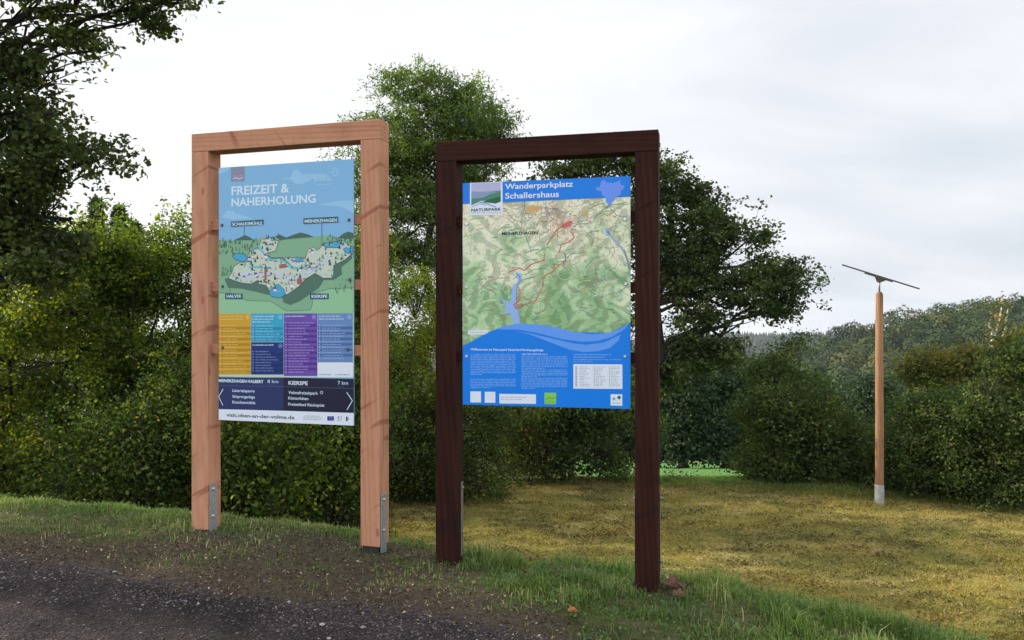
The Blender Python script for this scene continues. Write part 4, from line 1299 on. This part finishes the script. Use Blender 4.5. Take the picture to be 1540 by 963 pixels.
    relc = t.ramp(rel, [(.2, (.78, .84, .76)), (.5, (1.1, 1.1, 1.09)), (.8, (1.22, 1.2, 1.16))])
    n4 = t.noise(v, 4.2, 4, .6, .6)
    zz = t.n('ShaderNodeSeparateXYZ'); t.l(v, zz.inputs[0])
    hgt = t.math('MULTIPLY', t.math('SUBTRACT', zz.outputs['Z'], B.loc(0, CZ + .30)[1]), .45)
    ff = t.math('ADD', n4, hgt)
    col = t.ramp(ff, [(.32, rgb(126, 160, 114, k)), (.45, rgb(156, 182, 142, k)), (.53, rgb(188, 198, 166, k)), (.66, rgb(204, 204, 180, k)), (.8, rgb(198, 176, 150, k))])
    col = t.mix(1.0, col, relc, 'MULTIPLY')
    n5 = t.noise(v, 60, 3, .7)
    sp = t.ramp(n5, [(.57, (0, 0, 0)), (.63, (1, 1, 1))])
    pinkm = t.math('MULTIPLY', t.math('MULTIPLY', sp, .55), t.math('MULTIPLY', t.math('SUBTRACT', ff, .46), 4, True))
    col = t.mix(pinkm, col, rgb(178, 128, 112, k))
    t.bsdf(col, .4, .35)
    R = Print(B, p)
    R.region(685, 255, 5.6)
    R.lay(1).poly([(30, 100), (1500, 30), (1500, 1290), (1300, 1375), (1000, 1372), (700, 1310), (540, 1300), (300, 1365), (150, 1440), (30, 1500)], t.m)
    # roads, villages, routes
    R.region(685, 380, 5.6)
    rb, rg_, rw, rd = pm('contour_brown', 168, 130, 96), pm('road_grey', 130, 132, 140), pm('road_white', 205, 206, 200), pm('route_red', 196, 92, 72)
    rr = random.Random(11)
    def wander(x, y, n, st, ang, m, w, lay):
        pts = [(x, y)]
        for _ in range(n):
            ang += rr.uniform(-.7, .7); x += st * math.cos(ang); y += st * math.sin(ang)
            if not (70 < x < 1465 and -480 < y < 560): break
            pts.append((x, y))
        if len(pts) > 1: R.lay(lay).line(pts, w, m)
    for _ in range(45): wander(rr.uniform(70, 1460), rr.uniform(-480, 540), rr.randint(4, 9), 30, rr.uniform(0, 6.3), rw, 3, 2)
    for _ in range(70): wander(rr.uniform(70, 1460), rr.uniform(-480, 540), rr.randint(5, 16), 26, rr.uniform(0, 6.3), rr.choice((rb, rb, rg_)), 3, 2.4)
    vg = pm('wood_green', 118, 158, 112)
    for _ in range(60):
        x, y = rr.uniform(90, 1440), rr.uniform(-440, 520); a = rr.uniform(.3, 1.0)
        R.lay(1.5).line([(x, y), (x + rr.uniform(30, 90), y - a * 50), (x + rr.uniform(90, 150), y - a * 60)], rr.uniform(4, 9), rr.choice((vg, vg, pm('meadow_cream', 205, 208, 176))))
    for _ in range(75):
        cx, cy = rr.choice(((840, -340), (640, -380), (940, -260), (1200, -340), (1220, -220), (700, -220), (1060, 100), (640, -10), (110, 340), (1380, 130)))
        cx += rr.gauss(0, 75); cy += rr.gauss(0, 42)
        if 80 < cx < 1450 and -460 < cy < 520: R.lay(2.6).rect(cx, cy, cx + rr.uniform(6, 20), cy + rr.uniform(5, 13), rr.choice((pm('town_pink', 190, 150, 140), pm('town_grey', 150, 150, 165), rb)))
    for _ in range(34):
        x, y = rr.uniform(90, 1440), rr.uniform(-440, 520); R.lay(2.8).words(x, min(x + rr.uniform(20, 60), 1450), y, 9, dark, 0, seed=int(x))
    for _ in range(260):
        cx = rr.choice((rr.gauss(860, 150), rr.gauss(640, 110), rr.gauss(1220, 110), rr.gauss(980, 260))); cy = rr.gauss(-300, 80)
        if not (80 < cx < 1440 and -455 < cy < -60): continue
        a = rr.uniform(0, 3.1); L = rr.uniform(10, 34)
        R.lay(2.5).line([(cx, cy), (cx + L * math.cos(a), cy + L * math.sin(a))], rr.uniform(2.5, 6), rr.choice((rb, pm('town_pink', 190, 150, 140), pm('street_orange', 206, 150, 96), pm('town_grey', 150, 150, 165), rw)))
    for _ in range(60): wander(rr.uniform(450, 1440), rr.uniform(-440, -100), rr.randint(3, 7), 24, rr.uniform(0, 6.3), rr.choice((rb, rg_, pm('street_orange', 206, 150, 96))), 3.4, 2.7)
    R.region(685, 255, 5.6).lay(3)
    org = pm('town_orange', 200, 160, 100)
    R.poly([(580, 320), (640, 300), (720, 310), (710, 345), (620, 360)], org); R.poly([(900, 460), (960, 430), (990, 440), (970, 480), (910, 500)], pm('town_red', 190, 110, 100)); R.poly([(1080, 350), (1120, 340), (1120, 380), (1070, 380)], org)
    R.lay(3.4)
    for l in ([(720, 310), (770, 330), (800, 400), (850, 430)], [(440, 370), (500, 430), (560, 440)], [(760, 320), (860, 345), (940, 365)], [(1290, 310), (1360, 390), (1440, 400)], [(1300, 300), (1250, 330), (1180, 400)], [(590, 560), (620, 640), (640, 700)]): R.line(l, 5, rg_)
    R.line([(1280, 520), (1340, 600), (1400, 660), (1440, 740), (1460, 820)], 14, pm('river_grey', 150, 165, 190)); R.line([(1270, 500), (1290, 550)], 24, lake if False else pm('lake_pale', 140, 172, 222))
    for l in ([(920, 470), (850, 510), (800, 590), (770, 640)], [(900, 480), (980, 440)], [(970, 520), (1000, 570), (960, 610), (890, 630), (875, 700)]): R.lay(3.8).line(l, 8, rd)
    R.region(685, 380, 5.6)
    R.lay(3).poly([(505, 165), (560, 180), (560, 230), (520, 290), (510, 420), (540, 560), (545, 620), (500, 620), (460, 510), (400, 520), (430, 470), (375, 370), (450, 430), (470, 390), (480, 290), (530, 240)], pm('lake_pale', 140, 172, 222))
    R.lay(3.5)
    for l in ([(450, 165), (540, 130), (580, 150), (640, 100), (690, 80), (745, 65), (750, 10)], [(835, 110), (825, 160), (760, 190), (735, 220), (740, 270), (715, 330), (700, 350), (680, 400), (640, 425), (560, 440), (520, 475), (490, 440), (540, 400), (545, 340), (530, 290)], [(920, 70), (870, 110), (835, 150)],
              [(190, 330), (260, 250), (360, 215), (450, 212)], [(75, 370), (150, 340), (180, 300)], [(520, 430), (505, 470)]): R.line(l, 8 if l[0][0] > 400 else 5, rd if l[0][0] > 400 else rb)
    R.line([(505, 175), (540, 200), (545, 240), (520, 280), (512, 400)], 4, pm('route_violet', 110, 70, 130))
    R.line([(920, 0), (930, 60), (900, 110)], 9, rg_); R.line([(1420, -20), (1450, 60), (1465, 140)], 12, rg_); R.line([(940, 540), (1000, 500), (1060, 480), (1120, 510), (1180, 540)], 5, rg_); R.line([(1020, 340), (1100, 290), (1220, 240), (1340, 200), (1440, 240)], 5, rg_)
    R.lay(3.9).rect(105, 655, 272, 690, white); R.lay(4.2).words(115, 262, 676, 9, rg_, 0, seed=3)
    R.region(685, 255, 5.6).lay(4).text('MEINERZHAGEN', 390, 529, 553, 692, dark, .035)
    R.build('map_print', 'hiking map with green relief, red routes and a long blue reservoir')
    # blue header and foot
    lb = pm('wave_light', 92, 148, 226); 
    R.lay(5).poly([(30, 108), (1500, 40), (1500, 230), (30, 294)], bl)
    R.lay(6)
    R.poly([(122, 108), (396, 97), (399, 385), (122, 388)], white)
    R.poly([(1180, 150), (1215, 150), (1225, 105), (1250, 85), (1275, 110), (1330, 115), (1390, 92), (1390, 130), (1425, 135), (1415, 165), (1390, 185), (1395, 210), (1350, 235), (1330, 270), (1295, 305), (1265, 270), (1270, 235), (1235, 220), (1230, 185), (1190, 178)], pm('district_blue', 100, 140, 226))
    R.lay(7)
    R.poly([(134, 118), (382, 108), (382, 205), (300, 185), (200, 190), (134, 185)], pm('logo_sky', 172, 172, 204)); R.poly([(134, 185), (200, 190), (300, 185), (382, 180), (382, 215), (250, 250), (134, 250)], pm('logo_haze', 128, 146, 176))
    R.lay(8)
    R.poly([(134, 248), (230, 240), (300, 205), (382, 190), (382, 268), (350, 285), (260, 262), (200, 268), (134, 300)], pm('logo_green', 66, 128, 100)); R.lay(9).poly([(225, 275), (280, 255), (350, 235), (382, 225), (382, 270), (340, 288), (290, 282)], pm('logo_deep', 34, 92, 62))
    R.line([(136, 300), (190, 275), (250, 282), (300, 305), (340, 315)], 7, pm('logo_wave', 100, 136, 180)); R.line([(136, 318), (200, 290), (260, 300)], 4, pm('logo_wave', 100, 136, 180))
    R.text('NATURPARK', 134, 332, 355, 386, dark, .03); R.words(136, 384, 368, 6, rg_, 0, seed=6)
    R.text('Wanderparkplatz', 418, 122, 168, 990, white, .018); R.text('Schallershaus', 420, 200, 248, 872, white, .018)
    R.build('header_print', 'blue header with white lettering, landscape emblem and pale district outline')
    R.region(685, 380, 5.6)
    R.lay(5).poly([(30, 805), (62, 790), (150, 740), (230, 697), (300, 662), (380, 632), (450, 612), (540, 606), (700, 620), (850, 645), (1000, 680), (1150, 700), (1300, 686), (1400, 646), (1500, 590), (1500, 1340), (30, 1340)], bl)
    R.lay(6).poly([(340, 645), (420, 615), (540, 597), (700, 605), (850, 630), (1000, 670), (1150, 690), (1300, 675), (1400, 635), (1500, 585), (1420, 650), (1320, 710), (1200, 745), (1060, 752), (900, 730), (700, 680), (520, 648), (400, 648)], lb)
    R.poly([(500, 664), (620, 680), (800, 720), (1000, 768), (1100, 777), (1250, 758), (1395, 690), (1370, 745), (1300, 805), (1200, 832), (1080, 838), (960, 818), (800, 757), (620, 688)], lb)
    R.region(685, 500, 5.6)
    ink = pm('foot_ink', 140, 180, 236)
    R.lay(6).text('Willkommen im Naturpark Sauerland Rothaargebirge', 127, 134, 152, 740, white, .012)
    for i in range(13): R.words(127, 506, 190 + i * 14, 7.5, ink, 0, .25 if i == 12 else 1, seed=100 + i)
    for i in range(6): R.words(127, 506, 398 + i * 14, 7.5, ink, 0, .45 if i == 5 else 1, seed=120 + i)
    R.words(560, 775, 188, 9, white, 0, seed=140)
    for i in range(20): R.words(556, 945, 208 + i * 14, 7.5, ink, 0, {7: .5, 12: .35, 19: .3}.get(i, 1), seed=141 + i)
    for i in range(2): R.words(995, 1310 if i == 0 else 1260, 192 + i * 21, 10, ink, 0, seed=170 + i)
    for i in range(2): R.words(995, 1400, 234 + i * 16, 7.5, ink, 0, (1, .4)[i], seed=172 + i)
    R.rect(993, 267, 1406, 474, white, 3); R.lay(7)
    for c0, c1 in ((1045, 1140), (1180, 1270), (1312, 1390)):
        for i in range(13): R.words(c0, c1, 294 + i * 13.4, 6, rg_, 0, rr.uniform(.3, 1), seed=int(c0 + i))
    for i in range(13): R.rect(1010, 287 + i * 13.4, 1024, 295 + i * 13.4, rg_); R.rect(1165, 287 + i * 13.4, 1172, 294 + i * 13.4, rg_); R.rect(1296, 287 + i * 13.4, 1303, 294 + i * 13.4, rg_)
    R.lay(6).rect(126, 497, 216, 590, white, 1); R.rect(247, 500, 336, 593, white, 1); R.rect(370, 518, 678, 599, white, 4); R.rect(750, 507, 848, 604, pm('club_green', 128, 190, 80), 2); R.rect(1307, 520, 1405, 616, white, 2)
    R.lay(7); R.words(382, 605, 548, 7, rg_, 2, seed=201); R.words(382, 560, 566, 7, rg_, 2, seed=202)
    gg = pm('club_deep', 80, 150, 50); R.line([(760, 565), (790, 548), (815, 560), (840, 545)], 6, gg); R.words(762, 838, 590, 9, gg, 0, seed=203)
    tl = pm('emblem_teal', 30, 100, 96); R.poly([(1360, 548), (1378, 530), (1396, 548), (1378, 568)], tl); R.disc(1335, 560, 12, pm('leaf_green', 120, 170, 150), 10); R.words(1322, 1392, 600, 8, gg, 0, seed=204)
    R.build('footer_print', 'blue wave footer with small white text columns and little emblems')
    screws(B, p, [(702, 337), (940, 330), (702, 432), (941, 427), (702, 536), (940, 536)], bolt)


# ------------------------------------------------------------ post with tilted panel
def make_pole():
    Y = 14.76
    x = (1322.5 - 770) / F * Y
    gz = h1(x, Y)
    root = empty('panel_post', (x, Y, gz), 0, 'tall round wooden post with a thin dark tilted panel on top, on the meadow', 'post')
    wd = wood_mat('round_post_timber', [(.17, .085, .045, 1), (.31, .165, .085, 1), (.42, .26, .15, 1), (.38, .25, .17, 1)], 'z', 2.2, kcol=(.12, .05, .03, 1), streak=False)
    t = NT('concrete_sleeve'); t.bsdf(t.ramp(t.noise(obj_coord(t), 12, 5), [(.3, (.22, .21, .2)), (.7, (.4, .385, .36))]), .85, .2)
    steel = metal_mat('post_steel', (.4, .42, .44), .45, .8)
    dark = NT('panel_dark'); dark.bsdf(dark.ramp(dark.noise(obj_coord(dark), 20, 3), [(.3, (.03, .035, .045)), (.7, (.06, .065, .08))]), .35, .5)
    zt = CZ - (443 - 481.5) / F * Y - gz
    zs = CZ - (729 - 481.5) / F * Y - gz
    paths = [(np.array([[0, 0, zs - .05], [.004, 0, zt * .4], [-.004, 0, zt * .7], [0, 0, zt], [0, 0, zt + .045], [0, 0, zt + .055]]), np.array([.077, .074, .069, .063, .035, .002]))]
    link(bpy.data.objects.new('wooden_shaft', tubes_mesh('wooden_shaft', paths, wd, 20)), root)
    paths = [(np.array([[0, 0, -.3], [0, 0, zs - .01], [0, 0, zs], [0, 0, zs + .003]]), np.array([.086, .083, .078, .06]))]
    link(bpy.data.objects.new('pale_sleeve', tubes_mesh('pale_sleeve', paths, t.m, 20)), root)
    zp = CZ - (421 - 481.5) / F * Y - gz
    mb = MB(); mb.cyl((0, 0, zt + .02), (0, 0, zp), .016, .016, steel, 10); mb.cyl((0, 0, zt + .03), (0, 0, zt + .045), .035, .035, steel, 14); mb.build('steel_stem', root)
    # bracket wedge
    beige = NT('bracket_paint'); beige.bsdf((.42, .37, .31, 1), .6, .4)
    ang = math.atan2(38, 104)
    M = Matrix.Translation((0, 0, zp + .015)) @ Matrix.Rotation(math.radians(-24.7), 4, 'Z') @ Matrix.Rotation(ang, 4, 'Y') @ Matrix.Rotation(math.radians(2.6), 4, 'X')
    tb = bmesh.new()
    v = [tb.verts.new(c) for c in ((-.1, -.05, .03), (.13, -.05, .03), (.03, -.05, -.07), (-.02, -.05, -.07), (-.1, .05, .03), (.13, .05, .03), (.03, .05, -.07), (-.02, .05, -.07))]
    for f in ((0, 1, 2, 3), (7, 6, 5, 4), (0, 4, 5, 1), (1, 5, 6, 2), (2, 6, 7, 3), (3, 7, 4, 0)): tb.faces.new([v[i] for i in f])
    mb = MB(); mb.merge(tb, beige.m, M); mb.build('tilt_bracket', root)
    tb = bmesh.new(); bmesh.ops.create_cube(tb, size=1); bmesh.ops.scale(tb, vec=(1.36, .72, .026), verts=tb.verts); bmesh.ops.translate(tb, vec=(.0, 0, .045), verts=tb.verts)
    bmesh.ops.bevel(tb, geom=list(tb.edges), offset=.004, segments=1, affect='EDGES')
    mb = MB(); mb.merge(tb, dark.m, M)
    pn = mb.build('tilted_panel', root)
    for yy in (-.2, .2):
        mb = MB()
        tb = bmesh.new(); bmesh.ops.create_cube(tb, size=1); bmesh.ops.scale(tb, vec=(.5, .03, .02), verts=tb.verts); bmesh.ops.translate(tb, vec=(-.02, yy, .021), verts=tb.verts); mb.merge(tb, steel, M)
        mb.build('support_rail', pn)


# ------------------------------------------------------------ sky, light, camera
SUN_EL = math.radians(27)
SUN_AZ = math.radians(-71)      # measured from +Y (view direction) towards +X; negative = left


def make_world():
    w = bpy.data.worlds.new('World'); scene.world = w; w.use_nodes = True
    t = w.node_tree; t.nodes.clear()
    N = lambda typ, **k: (lambda n: [setattr(n, a, b) for a, b in k.items()] and n or n)(t.nodes.new(typ))
    out = N('ShaderNodeOutputWorld')
    sky = N('ShaderNodeTexSky', sky_type='NISHITA'); sky.sun_disc = False; sky.sun_elevation = SUN_EL; sky.sun_rotation = SUN_AZ
    sky.air_density = 1.2; sky.dust_density = 2.5
    b1 = N('ShaderNodeBackground'); b1.inputs['Strength'].default_value = .11
    t.links.new(sky.outputs[0], b1.inputs['Color'])
    tc = N('ShaderNodeTexCoord')
    sep = N('ShaderNodeSeparateXYZ'); t.links.new(tc.outputs['Generated'], sep.inputs[0])
    def M(op, a, b=0.0, clamp=False):
        n = N('ShaderNodeMath', operation=op); n.use_clamp = clamp
        for s, v in ((n.inputs[0], a), (n.inputs[1], b)):
            if isinstance(v, (int, float)): s.default_value = v
            else: t.links.new(v, s)
        return n.outputs[0]
    zc = M('ADD', M('MAXIMUM', sep.outputs['Z'], 0.0), .22)
    cx = M('DIVIDE', sep.outputs['X'], zc); cy = M('DIVIDE', sep.outputs['Y'], zc)
    cmb = N('ShaderNodeCombineXYZ'); t.links.new(cx, cmb.inputs[0]); t.links.new(cy, cmb.inputs[1])
    mp = N('ShaderNodeMapping'); t.links.new(cmb.outputs[0], mp.inputs[0]); mp.inputs['Rotation'].default_value = (0, 0, .5); mp.inputs['Scale'].default_value = (.8, 1.3, 1); mp.inputs['Location'].default_value = (1.3, .4, 0)
    nz = N('ShaderNodeTexNoise'); t.links.new(mp.outputs[0], nz.inputs['Vector']); nz.inputs['Scale'].default_value = 1.15; nz.inputs['Detail'].default_value = 6; nz.inputs['Roughness'].default_value = .5; nz.inputs['Distortion'].default_value = .3
    # clouds glow towards the sun
    sd = Vector((math.sin(SUN_AZ + math.radians(39)) * math.cos(SUN_EL), math.cos(SUN_AZ + math.radians(39)) * math.cos(SUN_EL), math.sin(SUN_EL)))
    dp = N('ShaderNodeVectorMath', operation='DOT_PRODUCT'); t.links.new(tc.outputs['Generated'], dp.inputs[0]); dp.inputs[1].default_value = sd
    g = M('MULTIPLY', M('MAXIMUM', M('SUBTRACT', dp.outputs['Value'], .35), 0.0), .62)
    f = M('ADD', M('MULTIPLY', M('SUBTRACT', nz.outputs['Fac'], .5), 1.15), g)
    f = M('ADD', f, .40, True)
    cr = N('ShaderNodeValToRGB')
    for i, (p, c) in enumerate(((.10, (.64, .71, .81, 1)), (.40, (.83, .88, .95, 1)), (.62, (1.0, 1.02, 1.07, 1)), (.88, (1.16, 1.16, 1.15, 1)))):
        e = cr.color_ramp.elements[i] if i < 2 else cr.color_ramp.elements.new(p)
        e.position = p; e.color = c
    t.links.new(f, cr.inputs[0])
    b2 = N('ShaderNodeBackground'); b2.inputs['Strength'].default_value = 1.0
    t.links.new(cr.outputs[0], b2.inputs['Color'])
    # sky boost out of view, overhead and behind, added to light boards and ground
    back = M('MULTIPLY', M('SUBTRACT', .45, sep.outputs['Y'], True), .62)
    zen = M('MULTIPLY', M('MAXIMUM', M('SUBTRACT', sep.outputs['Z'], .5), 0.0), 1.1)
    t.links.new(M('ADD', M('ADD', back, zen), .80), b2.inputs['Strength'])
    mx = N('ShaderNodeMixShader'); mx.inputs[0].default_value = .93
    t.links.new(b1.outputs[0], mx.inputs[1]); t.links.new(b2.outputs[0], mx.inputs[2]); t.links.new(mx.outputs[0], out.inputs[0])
    ld = bpy.data.lights.new('sun', 'SUN'); ld.energy = 5.0; ld.angle = math.radians(1.2); ld.color = (1, .9, .74)
    lo = bpy.data.objects.new('sun', ld); COL.objects.link(lo)
    d = Vector((math.sin(SUN_AZ) * math.cos(SUN_EL), math.cos(SUN_AZ) * math.cos(SUN_EL), math.sin(SUN_EL)))
    lo.rotation_euler = d.to_track_quat('Z', 'Y').to_euler(); lo.location = d * 50


def make_haze():
    t = NT('haze_air')
    v = t.n('ShaderNodeVolumePrincipled')
    v.inputs['Density'].default_value = .00011
    v.inputs['Color'].default_value = (.8, .88, 1.0, 1)
    v.inputs['Anisotropy'].default_value = .3
    t.l(v.outputs[0], t.out.inputs['Volume'])
    mb = MB(); mb.box(-3000, 3000, -700, 3500, -260, 75, t.m)
    o = mb.build('haze')
    tag(o, 'thin bluish haze over the valley and far ridges', 'haze', kind='stuff')


def make_camera():
    cd = bpy.data.cameras.new('camera'); cd.sensor_width = 36; cd.lens = 36 * F / 1540
    cd.clip_start = .05; cd.clip_end = 12000
    co = bpy.data.objects.new('camera', cd); COL.objects.link(co)
    co.location = (0, 0, CZ); co.rotation_euler = (PI / 2, 0, 0)
    scene.camera = co


import time
T0 = time.time()
for fn in (make_world, make_camera, build_ground, make_boards, make_pole, make_grass, make_litter, make_vegetation, make_far_wood, make_haze):
    fn(); print(fn.__name__, round(time.time() - T0, 1))
vs = scene.view_settings
scene.display_settings.display_device = 'sRGB'
vs.view_transform = 'Standard'; vs.look = 'None'; vs.exposure = .28; vs.gamma = 1; vs.use_curve_mapping = False
scene.render.engine = 'CYCLES'
cy = scene.cycles
cy.max_bounces = 6; cy.diffuse_bounces = 3; cy.glossy_bounces = 2; cy.transmission_bounces = 3; cy.volume_bounces = 1; cy.transparent_max_bounces = 4
cy.caustics_reflective = False; cy.caustics_refractive = False
